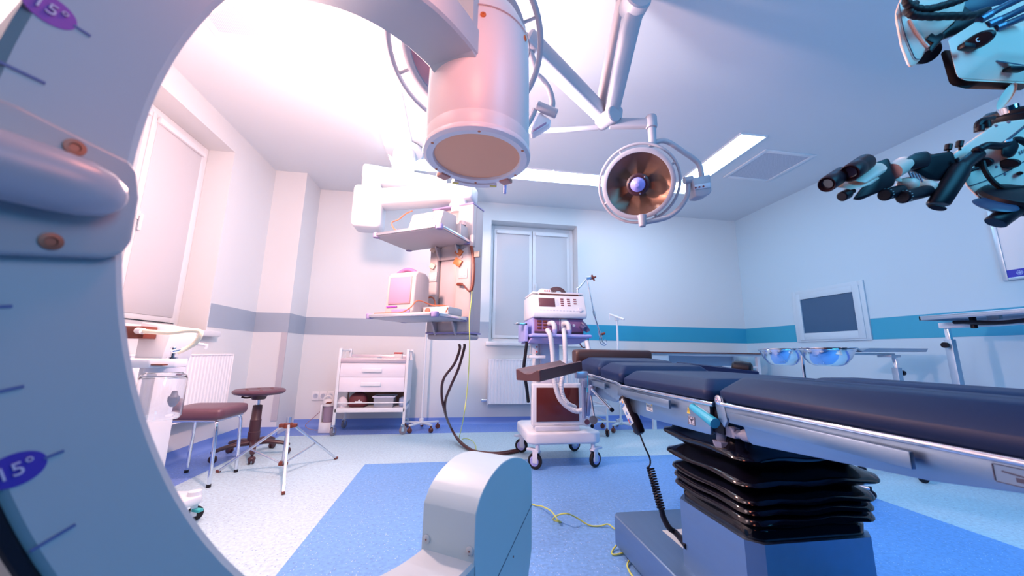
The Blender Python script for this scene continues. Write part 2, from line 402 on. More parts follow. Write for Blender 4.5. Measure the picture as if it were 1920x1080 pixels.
# ceiling light strips (lit L-shaped channels) and vents
def lstrip(sgn):
    cx = 1.06; a0, a1 = 1.59, 1.873; yb0, yb1, yf = 3.81, 4.09, 2.785
    pts = [(a0, yf), (a1, yf), (a1, yb1), (0.0, yb1), (0.0, yb0), (a0, yb0)]
    return [V((cx+sgn*x, y, ZC)) for x, y in pts]
for sgn, wh in ((1, 'right hand'), (-1, 'left hand')):
    P = lstrip(sgn); t = thing('ceiling_light', 'lit L-shaped white ceiling light channel, '+wh+' half of the pair', 'light', (1.06+sgn*1.2, 3.9, ZC), 'recessed ceiling light channels')
    build(G().prism(P, (0, 0, -0.008)), 'diffuser', LAMPON, t)
    g = G()
    for k_, (a, b) in enumerate(zip(P, P[1:]+P[:1])):
        if k_ == 3: continue
        d = (b-a); g.obox((a+b)/2-Z3*0.006, d+d.normalized()*(0.011 if k_ % 2 else -0.012), d.normalized().cross(Z3)*0.012, Z3*(0.012 if k_ % 2 else 0.0115))
    build(g, 'light_trim', WHITE, t)
def vent(x0, x1, y0, y1, label):
    t = thing('ceiling_vent', label, 'vent', ((x0+x1)/2, (y0+y1)/2, ZC))
    g = G(); f = 0.045; z = ZC-0.012
    g.box((x0, y0, z), (x0+f, y1, ZC), 0.003).box((x1-f, y0, z), (x1, y1, ZC), 0.003).box((x0+f, y0, z), (x1-f, y0+f, ZC), 0.003).box((x0+f, y1-f, z), (x1-f, y1, ZC), 0.003)
    build(g, 'vent_frame', WHITE, t)
    build(G().box((x0+f, y0+f, ZC-0.006), (x1-f, y1-f, ZC)), 'grille', VENT, t)
vent(3.11, 3.73, 2.985, 3.60, 'square grey grille vent in the ceiling beside the right light channel')
vent(-1.72, -1.10, 1.80, 2.43, 'square pink-lit perforated vent in the ceiling over the left window')

# ================================================================== C-ARM (imaging gantry)
cc = V((0.048, 0.87, 1.062)); TH = 0.585; RI, RO, CW = 0.62, 0.705, 0.146
cu_ = V((math.sin(TH), math.cos(TH), 0)); cn = V((-math.cos(TH), math.sin(TH), 0)); cv = Z3
def cp(u, v, n=0.0): return cc + cu_*u + cv*v + cn*n
carm = thing('c_arm_scanner', 'large pale grey C-shaped X-ray arm filling the left foreground', 'x-ray machine', (cp(-0.6, 0).x, cp(-0.6, 0).y, 0.2))
def arcring(a0, a1, n, r0, r1, n0, n1, bev=0.006):
    rings = []
    for i in range(n+1):
        a = math.radians(a0+(a1-a0)*i/n); c_, s_ = math.cos(a), math.sin(a)
        pr = [(r0, n0+bev), (r0+bev, n0), (r1-bev, n0), (r1, n0+bev), (r1, n1-bev), (r1-bev, n1), (r0+bev, n1), (r0, n1-bev)]
        rings.append([cp(r*c_, r*s_, q) for r, q in pr])
    return G().loft(rings)
build(arcring(92.0, 272.7, 150, RI, RO, 0, CW), 'gantry_arc', GANTRY, carm, ang=30)
# black running track on the outer edge
build(arcring(196, 262, 60, RO-0.001, RO+0.009, 0.002, CW-0.02, 0.002), 'running_track', BLACK, carm)
# degree marks on the near face
fx = -cn
for k, a in enumerate((176.5, 191.3, 196.3, 206.1, 211.0)):
    ar = math.radians(a); d = V(cu_*math.cos(ar)+cv*math.sin(ar)); tq = d.cross(cn)
    build(G().obox(cc+d*0.6915+fx*0.0004, d*0.023, tq*0.0022, cn*0.001), 'degree_tick', SLATE, carm)
for a, mm in ((171.5, PURPLE), (201.1, INDIGO)):
    ar = math.radians(a); d = V(cu_*math.cos(ar)+cv*math.sin(ar)); tq = d.cross(cn).normalized()
    c0 = cc+d*0.6935
    g = G().lathe([(0, -0.0006), (1, -0.0006), (1, 0.0003), (0, 0.0003)], c0+fx*0.0003, fx, 32, d, 0.0145, 0.0118)
    ov = build(g, 'degree_badge', mm, carm)
    text('15°', 'numeral', PALE, c0+fx*0.0016, -d, Z3, 0.0135, ov, root=carm)
    build(G().obox(cc+d*0.6755+fx*0.0004, d*0.010, tq*0.002, cn*0.001), 'degree_tick', SLATE, carm)
# grab handle plate on the near face
pp = [(-0.80, 0.012), (-0.69, 0.012), (-0.645, 0.003), (-0.628, 0.0), (-0.621, -0.008), (-0.6165, -0.03), (-0.6155, -0.07), (-0.620, -0.083), (-0.630, -0.089), (-0.68, -0.0985), (-0.80, -0.105)]
plate = build(G().prism([cp(u, v, 0) for u, v in pp], fx*0.012, 0.004, 3), 'handle_plate', M('grey_rose_plastic', (0.40, 0.42, 0.44), 0.38), carm)
g = G(); hv = -0.040
rings = []
for u, r in ((-0.80, 0.024), (-0.70, 0.024), (-0.668, 0.0235), (-0.652, 0.022), (-0.640, 0.018), (-0.632, 0.011), (-0.629, 0.004)):
    rings.append([cp(u, hv+r*math.sin(2*PI*k/24), -0.010-0.016-0.8*r*math.cos(2*PI*k/24)) for k in range(24)])
build(g.loft(rings), 'grab_handle', M('rose_grip_plastic', (0.42, 0.42, 0.46), 0.3), plate)
for u, v in ((-0.6595, -0.0055), (-0.6595, -0.0835)):
    g = G().lathe([(0, 0), (0.0065, 0), (0.0065, 0.0012), (0.0035, 0.0014), (0.0030, 0.0002), (0, 0.0002)], cp(u, v, -0.012), fx, 20)
    build(g, 'screw', M('copper_screw', (0.22, 0.10, 0.07), 0.4, 0.6), plate)
# x-ray source housing: lower end of the arc
prof = [(0.025, -0.615), (0.0255, -0.521), (0.044, -0.493), (0.060, -0.480), (0.080, -0.468), (0.099, -0.460), (0.125, -0.452), (0.15, -0.447), (0.175, -0.445), (0.205, -0.446), (0.235, -0.450), (0.265, -0.457), (0.295, -0.467), (0.322, -0.479), (0.345, -0.492), (0.362, -0.506), (0.370, -0.53), (0.371, -0.74), (0.345, -0.80), (0.20, -0.86), (0.02, -0.72)]
g = G().prism([cp(u, v, 0) for u, v in prof], cn*CW, 0.0015, 1)
hs = build(g, 'source_housing', M('scuffed_pale_lacquer', (0.40, 0.54, 0.60), 0.42, bump=0.06, bscale=14), carm, ang=24)
for n_ in (0.012, 0.130):
    g = G().lathe([(0, 0), (0.0095, 0), (0.0095, 0.002), (0.0075, 0.0035), (0.0022, 0.0037), (0.0018, 0.002), (0, 0.002)], cp(0.0245, -0.597, n_), -cu_, 20)
    sw_ = build(g, 'screw', GANTRY, hs)
    build(G().cyl(cp(0.0207, -0.597, n_), cp(0.0200, -0.597, n_), 0.0019, seg=12), 'screw_socket', BROWN, hs)
a, b = cp(0.06, -0.735, -0.0005), cp(0.371, -0.615, -0.0005)
build(G().obox((a+b)/2, b-a, cn*0.001, (b-a).normalized().cross(cn)*0.0018), 'seam_line', DARKLINE, hs)
build(G().cyl(cp(0.235, -0.700, -0.001), cp(0.235, -0.700, 0.001), 0.003, seg=12), 'screw_socket', BROWN, hs)
# detector drum: upper end
tcen = cp(0.100, 0, 0.073); tb = 1.470; tr = 0.155
prof = [(0.148, tb+0.006), (tr-0.002, tb+0.008), (tr, tb+0.012), (tr, tb+0.052), (tr-0.002, tb+0.053), (tr-0.002, tb+0.056), (tr-0.0005, tb+0.058), (tr-0.003, tb+0.36), (tr-0.006, tb+0.40), (tr-0.03, tb+0.455), (0.10, tb+0.49), (0.07, tb+0.56), (0, tb+0.57)]
drum = build(G().lathe([(r, z) for r, z in prof], V((tcen.x, tcen.y, 0)), Z3, 72), 'detector_drum', M('pinkish_white_drum_lacquer', (0.80, 0.76, 0.76), 0.36), carm)
rim = build(G().lathe([(0.126, tb+0.014), (0.126, tb+0.002), (0.130, tb-0.004), (0.148, tb-0.006), (0.1575, tb), (0.159, tb+0.006), (0.157, tb+0.014), (0.153, tb+0.016)], V((tcen.x, tcen.y, 0)), Z3, 72, cap=False), 'detector_rim', M('pale_pink_rim_plastic', (0.84, 0.80, 0.82), 0.3), carm)
build(G().lathe([(0, tb+0.004), (0.128, tb+0.004), (0.128, tb+0.012), (0, tb+0.012)], V((tcen.x, tcen.y, 0)), Z3, 64), 'detector_window', SALMON, carm)
for k in range(6):
    a = 0.5+k*PI/3; p = V((tcen.x+0.1445*math.cos(a), tcen.y+0.1445*math.sin(a), tb-0.0065))
    build(G().lathe([(0, 0), (0.004, 0), (0.004, 0.002), (0, 0.002)], p, Z3, 12), 'screw', ORANGE, rim, root=carm)
build(G().lathe([(tr-0.0015, tb+0.372), (tr+0.0006, tb+0.373), (tr-0.0015, tb+0.376)], V((tcen.x, tcen.y, 0)), Z3, 72, cap=False), 'seam_line', M('rose_seam', (0.52, 0.40, 0.40), 0.5), drum, root=carm)
for px_, py_ in ((906, 28), (984, 72)):
    r_ = ray(px_, py_); p0 = CP.copy()
    # nearest crossing with the drum wall
    dx = V((p0.x-tcen.x, p0.y-tcen.y)); rd = V((r_.x, r_.y)); A = rd.dot(rd); B_ = dx.dot(rd); c__ = dx.dot(dx)-(tr-0.003)**2
    disc = max(B_*B_-A*c__, 0); tt = (-B_-math.sqrt(disc))/A; p = p0+r_*tt; nn = V((p.x-tcen.x, p.y-tcen.y, 0)).normalized()
    build(G().lathe([(0, 0), (0.008, 0), (0.008, 0.003), (0.003, 0.004), (0.0026, 0.002), (0, 0.002)], p, nn, 18), 'screw', ORANGE, drum, root=carm)
# mounting saddle from the arc end into the drum, with its cover plate
build(G().prism([cp(u, v, 0.004) for u, v in ((-0.06, 0.617), (0.02, 0.600), (0.06, 0.64), (0.06, 0.80), (-0.06, 0.80))], cn*(CW-0.008), 0.004), 'drum_saddle', GANTRY, carm)
# collision bar, brackets and laser peg under the drum rim
q = V((tcen.x, tcen.y, tb)); far = V((0.0, 1.0, 0)); sd = X3
bar = G(); pts = []
for k in range(9):
    a = PI/2+(k-4)*0.115; pts.append((a, 0.164))
bar.loft([[V((q.x+r*math.cos(a), q.y+r*math.sin(a), z)) for r, z in ((0.150, tb-0.010), (0.172, tb-0.010), (0.172, tb+0.004), (0.150, tb+0.004))] for a, _ in pts])
bar = build(bar, 'collision_bar', M('pale_pink_rim_plastic', (0.8, 0.8, 0.8)), carm)
for a in (-0.38, 0.38):
    p = V((q.x+0.1725*math.sin(a)*0.99, q.y+0.1725*math.cos(a)*0.99, tb-0.0105))
    build(G().obox(p-V((0, 0.010*math.cos(a), 0)), X3*0.022, Y3*0.008, Z3*0.001), 'yellow_sticker', YELLOW, bar, root=carm)
for a in (-0.72, 0.72):
    p = V((q.x+0.155*math.sin(a), q.y+0.155*math.cos(a), tb-0.004)); d = V((math.sin(a), math.cos(a), 0))
    build(G().obox(p, d*0.03, d.cross(Z3)*0.036, Z3*0.014, 0.003), 'rim_bracket', M('orange_pink_bracket', (0.62, 0.30, 0.24), 0.4), carm)
p = D(947, 346, 1.28)
g = G().lathe([(0, 0.012), (0.012, 0.012), (0.012, 0.006), (0.0055, 0.004), (0.005, -0.034), (0, -0.035)], p, Z3, 16)
g.obox(p+V((-0.005, -0.02, 0.014)), X3*0.03, Y3*0.07, Z3*0.008, 0.002)
build(g, 'laser_peg', LILAC, carm)

# ================================================================== OPERATING TABLE
ot = thing('operating_table', 'operating table with dark navy pads on a steel column', 'operating table', (1.07, 1.2, 0))
tx0, tx1 = 0.81, 1.33
# base slab, feet
g = G(); g.prism([V((x, y, 0.025)) for x, y in ((0.78, 0.45), (0.78, 1.775), (0.80, 1.80), (1.34, 1.80), (1.36, 1.775), (1.36, 0.45))], (0, 0, 0.128), 0.006, 3)
base = build(g, 'base_slab', STEELZ, ot)
for x in (0.83, 1.31):
    for y in (0.55, 1.70):
        build(G().cyl((x, y, 0), (x, y, 0.03), 0.028), 'foot', RUBBER, base)
build(G().prism([V((x, y, 0.1532)) for x, y in ((0.92, 1.60), (0.92, 1.44), (1.10, 1.44), (1.10, 1.60))], (0, 0, 0.0012)), 'pedal_label', LABEL, base)
g = G(); z = 0.1548
for a, b in (((0.965, 1.575), (1.015, 1.47)), ((1.015, 1.47), (1.06, 1.575)), ((0.985, 1.535), (1.04, 1.535))):
    d = V((b[0]-a[0], b[1]-a[1], 0)); g.obox(V(((a[0]+b[0])/2, (a[1]+b[1])/2, z)), d, d.normalized().cross(Z3)*0.008, Z3*0.001)
build(g, 'pedal_symbol', DARKLINE, base)
# column shroud with chamfered corners
def octo(x0, x1, y0, y1, z, c):
    return [V(p) for p in ((x0+c, y0, z), (x1-c, y0, z), (x1, y0+c, z), (x1, y1-c, z), (x1-c, y1, z), (x0+c, y1, z), (x0, y1-c, z), (x0, y0+c, z))]
cx0, cx1, cy0, cy1 = 0.855, 1.285, 1.008, 1.385
g = G().loft([octo(cx0, cx1, cy0, cy1, 0.152, 0.035), octo(cx0, cx1, cy0, cy1, 0.375, 0.035)])
shroud = build(g, 'column_shroud', STEELZ, base)
g = G()
for a, b in (((cx0-0.003, cy0+0.036), (cx0-0.003, cy1-0.036)), ((cx0+0.036, cy0-0.003), (1.045, cy0-0.003)), ((1.085, cy0-0.003), (cx1-0.002, cy0-0.003)), ((cx0-0.002, cy0+0.035), (cx0+0.035, cy0-0.002))):
    d = V((b[0]-a[0], b[1]-a[1], 0)); n = d.normalized().cross(Z3)
    g.obox(V(((a[0]+b[0])/2, (a[1]+b[1])/2, 0.382)), d, n*0.004, Z3*0.042, 0.001)
build(g, 'shroud_collar', STEEL, shroud)
for x, y, nx, ny in ((cx0-0.005, 1.345, -1, 0), (cx0-0.005, 1.22, -1, 0), (cx0-0.005, 1.09, -1, 0), (1.00, cy0-0.005, 0, -1), (1.10, cy0-0.005, 0, -1), (1.20, cy0-0.005, 0, -1)):
    build(G().lathe([(0, 0), (0.005, 0), (0.004, 0.003), (0, 0.004)], (x, y, 0.389), (nx, ny, 0), 12), 'screw', CHROME, shroud)
# bellows
def rrect(x0, x1, y0, y1, z, r, n=6, sag=0.0):
    pts = []
    for cx, cy, a0 in ((x1-r, y1-r, 0), (x0+r, y1-r, PI/2), (x0+r, y0+r, PI), (x1-r, y0+r, 1.5*PI)):
        for k in range(n+1):
            a = a0+k*PI/2/n; pts.append(V((cx+r*math.cos(a), cy+r*math.sin(a), z)))
    # add mid points along sides
    out = []
    for i, p in enumerate(pts):
        out.append(p); q_ = pts[(i+1) % len(pts)]
        if i % (n+1) == n:
            for k in range(1, 8): out.append(p.lerp(q_, k/8))
    for i, p in enumerate(out):
        p.z += sag*math.sin(p.x*31+p.y*23)*0.5
    return out
rings = [rrect(cx0+0.012, cx1-0.012, cy0+0.012, cy1-0.012, 0.37, 0.05), rrect(cx0+0.010, cx1-0.010, cy0+0.010, cy1-0.010, 0.402, 0.05)]
random.seed(4)
prev_z = 0.404
for tipz, o_ in ((0.430, 0.013), (0.458, 0.014), (0.487, 0.018), (0.540, 0.030), (0.612, 0.036)):
    h = tipz-prev_z
    rings.append(rrect(cx0+0.022, cx1-0.022, cy0+0.022, cy1-0.022, prev_z+h*0.32, 0.05, sag=0.004))
    rings.append(rrect(cx0-o_*0.45, cx1+o_*0.45, cy0-o_*0.45, cy1+o_*0.45, prev_z+h*0.72, 0.06, sag=0.007))
    rings.append(rrect(cx0-o_, cx1+o_, cy0-o_, cy1+o_, tipz-0.004, 0.06, sag=0.008))
    rings.append(rrect(cx0-o_+0.003, cx1+o_-0.003, cy0-o_+0.003, cy1+o_-0.003, tipz+0.004, 0.06, sag=0.008))
    rings.append(rrect(cx0-o_*0.4, cx1+o_*0.4, cy0-o_*0.4, cy1+o_*0.4, tipz+0.011, 0.06, sag=0.006))
    prev_z = tipz+0.010
rings.append(rrect(cx0-0.004, cx1+0.004, cy0-0.004, cy1+0.004, 0.645, 0.06, sag=0.004))
rings.append(rrect(cx0+0.006, cx1-0.006, cy0+0.006, cy1-0.006, 0.668, 0.06))
build(G().loft(rings), 'bellows', GLOSSBLACK, ot, ang=80)
# frame under the seat section
g = G()
for x0, x1 in ((tx0, tx0+0.012), (tx1-0.012, tx1)):
    g.prism([V((x0, y, z)) for y, z in ((1.085, 0.747), (1.09, 0.655), (1.16, 0.652), (1.50, 0.640), (1.60, 0.645), (1.66, 0.690), (1.70, 0.720), (1.72, 0.748))], (x1-x0, 0, 0), 0.002)
g.box((tx0+0.012, 1.10, 0.655), (tx1-0.012, 1.60, 0.745), 0.003)
sf = build(g, 'seat_frame', STEEL, ot)
for x in (tx0-0.004, tx1+0.004): build(G().cyl((x, 1.06, 0.751), (x, 1.71, 0.751), 0.0075, seg=12), 'edge_tube', CHROME, sf)
g = G(); g.prism([V((x, y, 0.744)) for x, y in ((tx0-0.008, 1.09), (tx0-0.008, 1.14), (tx0+0.01, 1.14), (tx0+0.06, 1.06), (tx0+0.055, 1.035), (tx0+0.02, 1.04))], (0, 0, 0.012), 0.003)
g.cyl((tx0+0.035, 1.07, 0.69), (tx0+0.035, 1.07, 0.745), 0.020); build(g, 'hinge_bracket', STEEL, sf)
def rail(parent, x, y0, y1, z0, z1, ys, nm='side_rail'):
    r_ = build(G().box((x-0.014, y0, z0), (x-0.004, y1, z1), 0.0015), nm, STEEL, parent)
    for y in ys:
        build(G().cyl((x-0.006, y, (z0+z1)/2), (x+0.014, y, (z0+z1)/2), 0.008, seg=12), 'rail_spacer', DGREY, r_)
        build(G().lathe([(0, 0), (0.009, 0), (0.009, 0.0015), (0.006, 0.002), (0.004, 0.0022), (0.0035, 0.0005), (0, 0.0005)], (x-0.0138, y, (z0+z1)/2), (-1, 0, 0), 20), 'screw', CHROME, r_)
    return r_
rail(sf, tx0-0.012, 1.272, 1.70, 0.707, 0.738, (1.60, 1.38))
build(G().box((tx1+0.016, 1.272, 0.707), (tx1+0.026, 1.70, 0.738), 0.0015), 'side_rail', STEEL, sf)
build(G().box((tx0-0.0008, 1.43, 0.672), (tx0, 1.48, 0.702)), 'type_plate', LABEL, sf)
g = G()
for k in range(4): g.box((tx0-0.0016, 1.437, 0.676+k*0.0055), (tx0-0.0008, 1.473, 0.678+k*0.0055))
build(g, 'printed_lines', DARKLINE, sf)
for y in (1.476, 1.436): build(G().prism([V((tx0-0.0016, y-0.004, 0.696)), V((tx0-0.0016, y+0.004, 0.696)), V((tx0-0.0016, y, 0.701))], (0.0008, 0, 0)), 'warning_mark', YELLOW, sf)
# pictogram plate and warning triangle by the lever
pg_ = build(G().box((tx0-0.001, 1.163, 0.668), (tx0, 1.198, 0.696), 0.0), 'pictogram_plate', M('steel_grey_label', (0.45, 0.5, 0.6), 0.4), sf)
g = G(); xx = tx0-0.0016
for a, b, w_ in (((1.1805, 0.672), (1.1805, 0.688), 0.004), ((1.168, 0.690), (1.1805, 0.682), 0.003), ((1.193, 0.690), (1.1805, 0.682), 0.003), ((1.164, 0.669), (1.197, 0.669), 0.001), ((1.164, 0.695), (1.197, 0.695), 0.001), ((1.164, 0.669), (1.164, 0.695), 0.001), ((1.197, 0.669), (1.197, 0.695), 0.001)):
    d = V((0, b[0]-a[0], b[1]-a[1])); g.obox(V((xx, (a[0]+b[0])/2, (a[1]+b[1])/2)), d, d.normalized().cross(X3)*w_, X3*0.001)
for y, z in ((1.170, 0.6735), (1.191, 0.6735), (1.174, 0.692), (1.187, 0.692)): g.box((xx-0.0005, y-0.0014, z-0.0014), (xx+0.0005, y+0.0014, z+0.0014))
build(g, 'pictogram', DARKLINE, pg_, root=ot)
wt = build(G().prism([V((tx0-0.001, 1.203, 0.703)), V((tx0-0.001, 1.186, 0.703)), V((tx0-0.001, 1.195, 0.727))], (0.001, 0, 0)), 'warning_triangle', YELLOW, sf)
build(G().box((tx0-0.0018, 1.1938, 0.7085), (tx0-0.001, 1.1958, 0.718)), 'exclamation_mark', BLACK, wt, root=ot)
# cyan clamp lever with black knob below
lev = build(G().tube([D(1299, 763, 1.228), D(1318, 777, 1.165), D(1341, 794, 1.105)], 0.013, 14, 4, rfun=lambda t, i: 0.0125+0.004*t), 'clamp_lever', CYAN, sf)
g = G().cyl((0.848, 1.09, 0.675), (0.848, 1.09, 0.63), 0.016, seg=16); g.cyl((0.848, 1.09, 0.637), (0.848, 1.09, 0.618), 0.028, 0.024, 8)
build(g, 'clamp_knob', DGREY, sf)
build(G().box((tx0+0.012, 1.045, 0.663), (tx0+0.05, 1.10, 0.74), 0.003), 'clamp_block', BLACK, sf)
# leg section frame (two leg plates), hinge, rail, actuator
g = G()
for x0, x1 in ((tx0-0.004, tx0+0.006), (tx1-0.006, tx1+0.004)):
    g.prism([V((x0, y, z)) for y, z in ((0.30, 0.755), (1.02, 0.755), (1.035, 0.745), (1.01, 0.722), (0.97, 0.712), (0.945, 0.705), (0.935, 0.672), (0.92, 0.666), (0.54, 0.697), (0.437, 0.714), (0.30, 0.722))], (x1-x0, 0, 0), 0.0015)
g.box((tx0+0.006, 0.30, 0.735), (tx1-0.006, 1.0, 0.757))
lf = build(g, 'leg_frame', STEEL, ot)
build(G().cyl((tx0-0.008, 0.30, 0.757), (tx0-0.008, 1.02, 0.757), 0.006, seg=12), 'edge_tube', CHROME, lf)
rail(lf, tx0-0.014, 0.548, 0.97, 0.713, 0.742, (0.915, 0.775, 0.635))
hg = build(G().prism([V((tx0-0.006, y, z)) for y, z in ((1.035, 0.78), (1.05, 0.775), (1.052, 0.758), (1.042, 0.712), (1.02, 0.690), (1.005, 0.712), (1.012, 0.75), (1.018, 0.775))], (0.010, 0, 0), 0.002), 'hinge_plate', STEEL, lf)
build(G().lathe([(0, 0), (0.014, 0), (0.014, 0.003), (0.010, 0.005), (0.0045, 0.0052), (0.004, 0.002), (0, 0.002)], (tx0-0.006, 1.034, 0.768), (-1, 0, 0), 22), 'hinge_screw', CHROME, hg, root=ot)
g = G().cyl((tx0+0.03, 1.03, 0.672), (tx0+0.03, 0.99, 0.675), 0.012, seg=14); g.cyl((tx0+0.03, 0.985, 0.675), (tx0+0.03, 0.80, 0.690), 0.017, seg=16)
g.box((tx0+0.018, 1.01, 0.660), (tx0+0.040, 1.05, 0.690), 0.003); build(g, 'gas_strut', DGREY, lf)
ac = build(G().box((tx0-0.0046, 0.395, 0.722), (tx0-0.004, 0.462, 0.748), 0), 'release_badge', STEEL, lf)
g = G(); xx = tx0-0.0052
for a, b, w_ in (((0.396, 0.7235), (0.396, 0.7465), 0.0012), ((0.461, 0.7235), (0.461, 0.7465), 0.0012), ((0.397, 0.7226), (0.460, 0.7226), 0.0012), ((0.397, 0.7474), (0.460, 0.7474), 0.0012), ((0.452, 0.739), (0.425, 0.736), 0.002), ((0.439, 0.731), (0.431, 0.731), 0.006), ((0.418, 0.729), (0.414, 0.729), 0.004), ((0.422, 0.733), (0.410, 0.733), 0.001)):
    d = V((0, b[0]-a[0], b[1]-a[1])); g.obox(V((xx, (a[0]+b[0])/2, (a[1]+b[1])/2)), d, d.normalized().cross(X3)*w_, X3*0.0009)
build(g, 'release_symbol', DARKLINE, ac, root=ot)
# head / back frame
g = G()
for x0, x1 in ((tx0, tx0+0.010), (tx1-0.010, tx1)):
    g.prism([V((x0, y, z)) for y, z in ((1.70, 0.752), (1.70, 0.70), (1.78, 0.665), (2.10, 0.66), (2.30, 0.70), (2.32, 0.775))], (x1-x0, 0, 0), 0.002)
g.box((tx0+0.01, 1.80, 0.69), (tx1-0.01, 2.28, 0.745), 0.003)
bf = build(g, 'back_frame', STEEL, ot)
build(G().tube([V((tx0-0.004, y, z)) for y, z in ((1.705, 0.752), (1.75, 0.762), (2.31, 0.790))], 0.007, 10, 1), 'edge_tube', CHROME, bf)
rail(bf, tx0-0.010, 1.86, 2.26, 0.722, 0.752, (2.15, 1.98))
build(G().box((tx1+0.014, 1.86, 0.722), (tx1+0.024, 2.26, 0.752), 0.0015), 'side_rail', STEEL, bf)
# pads: loft with vertical lower side, chamfered top
def pad(name, x0, x1, y0, y1, zb0, zb1, t, ch, parent, side=0.55, mat=PAD, rc=0.03):
    """zb0 / zb1 bottom height at y0 / y1, t thickness"""
    def ring(ins, f):
        r_ = max(rc-ins*0.1, 0.01); out = []
        for p in rrect(x0+ins, x1-ins, y0+ins, y1-ins, 0, r_):
            zb = zb0+(zb1-zb0)*(p.y-y0)/(y1-y0); out.append(V((p.x, p.y, zb+t*f)))
        return out
    rings = [ring(0.012, 0.0), ring(0.002, 0.03), ring(0, 0.08), ring(0, side*0.9), ring(0.003, side), ring(0.008, side+0.07), ring(ch*0.85, 0.94), ring(ch, 0.98), ring(ch*1.3, 1.0), ring(ch*2.2, 1.0)]
    return build(G().loft(rings), name, mat, parent, ang=50)
pad('leg_pad', tx0, 1.068, 0.25, 1.052, 0.757, 0.762, 0.078, 0.052, ot, 0.45)
pad('leg_pad', 1.073, tx1, 0.25, 1.052, 0.757, 0.762, 0.078, 0.052, ot, 0.45)
pad('seat_pad', tx0, tx1, 1.085, 1.70, 0.757, 0.757, 0.070, 0.045, ot, 0.50)
pad('back_pad', tx0, tx1, 1.715, 1.985, 0.762, 0.777, 0.085, 0.045, ot, 0.55)
pad('upper_back_pad', tx0, tx1, 1.99, 2.33, 0.777, 0.797, 0.088, 0.045, ot, 0.58)
# head cushion across the end
hc = G(); sec = [(2.36, 0.838), (2.352, 0.858), (2.352, 0.912), (2.362, 0.928), (2.38, 0.934), (2.44, 0.932), (2.455, 0.92), (2.455, 0.85), (2.44, 0.838)]
rings = []
for x, s_ in ((0.805, 0.80), (0.812, 0.93), (0.825, 1.0), (1.33, 1.0), (1.345, 0.97), (1.348, 0.92)):
    rings.append([V((x, 2.405+(y-2.405)*s_, 0.886+(z-0.886)*s_)) for y, z in sec])
build(hc.loft(rings), 'head_cushion', M('near_black_upholstery', (0.050, 0.018, 0.016), 0.45), ot)  # black cushion, brown of the reflected pink light put into its colour
g = G(); g.box((0.90, 2.28, 0.765), (0.925, 2.44, 0.785), 0.003); g.box((1.215, 2.28, 0.765), (1.24, 2.44, 0.785), 0.003); g.box((0.86, 2.36, 0.77), (1.28, 2.45, 0.842), 0.004)
build(g, 'head_plate', STEEL, ot)
# arm boards (dished) with clamps, mirrored
def arm_board(sg):
    def mir(p): return V((1.07+sg*(p[0]-1.07), p[1], p[2]))
    o = V((0.765, 2.13, 0.80)); ax = V((-0.325, -0.28, -0.042)); L_ = ax.length; ax.normalize()
    wd = V((-0.655, 0.755, 0)); wd = (wd-ax*wd.dot(ax)).normalized(); upv = wd.cross(ax); upv = upv if upv.z > 0 else -upv
    W = 0.165; rings = []
    for t, s_ in ((0.0, 0.93), (0.006, 1.0), (0.5, 1.0), (0.95, 1.0), (0.99, 0.985), (1.0, 0.93)):
        rg = []
        top = [(0.0, 0.058), (0.012, 0.060), (0.03, 0.050), (0.05, 0.040), (0.0725, 0.036), (0.095, 0.040), (0.115, 0.050), (0.133, 0.060), (0.145, 0.058)]
        bot = [(0.145, 0.004), (0.141, 0.0), (0.004, 0.0), (0.0, 0.004)]
        for a, h in top+bot:
            rg.append(mir(o+ax*(L_*t)+wd*(W/2+(a*W/0.145-W/2)*s_)+upv*(h*s_)))
        rings.append(rg)
    ab = build(G().loft(rings), 'arm_board', PAD if sg < 0 else M('pink_reflection_upholstery', (0.10, 0.042, 0.045), 0.40), ot)  # near board's maroon brown is pink light reflection put into the colour
    g = G(); jc = mir(V((0.775, 2.10, 0.735)))
    g.obox(jc, X3*0.04, Y3*0.05, Z3*0.055, 0.006); g.cyl(jc+V((-0.016*sg, 0.0, 0.01)), jc+V((-0.016*sg, 0.0, -0.20)), 0.013); g.obox(jc+V((-0.03*sg, 0, 0.045)), X3*0.07, Y3*0.04, Z3*0.04, 0.004)
    cl = build(g, 'rail_clamp', M('blue_grey_cast_metal', (0.42, 0.46, 0.62), 0.35, 0.6), ot)
    if sg > 0:
        a = mir(V((0.79, 1.96, 0.705)))
        p0, p1 = V((0.783, 2.03, 0.703)), V((0.768, 1.74, 0.637))
        br = G(); br.obox(V((0.785, 2.05, 0.70)), X3*0.035, Y3*0.05, Z3*0.05, 0.01)
        br.prism([V((0.772, y, z)) for y, z in ((2.08, 0.70), (2.04, 0.69), (2.10, 0.545), (2.125, 0.545))], (0.022, 0, 0), 0.004)
        build(br, 'socket_arm', M('blue_grey_cast_metal', (0.4, 0.4, 0.6)), cl, root=ot)
        st = build(G().cyl(p0, p1, 0.0095, seg=16), 'steel_rod', CHROME, cl, root=ot)
        build(G().cyl(p1, p1+(p1-p0).normalized()*0.010, 0.0102, seg=16), 'rod_tip', BLACK, cl, root=ot)
        build(G().cyl((0.77, 2.06, 0.78), (0.77, 2.06, 0.71), 0.003, seg=8).cyl((0.77, 2.06, 0.71), (0.77, 2.06, 0.685), 0.008, seg=12), 'cyan_toggle', CYAN, cl, root=ot)
        build(G().cyl((0.775, 2.03, 0.67), (0.785, 2.01, 0.555), 0.006, seg=10).lathe([(0, 0), (0.022, 0), (0.024, 0.004), (0.022, 0.018), (0.0, 0.018)], (0.782, 2.015, 0.54), (-0.4, -0.9, 0.1), 20), 'locking_pendulum', ALU, cl, root=ot)
    return ab
arm_board(1)
ab2 = arm_board(-1)
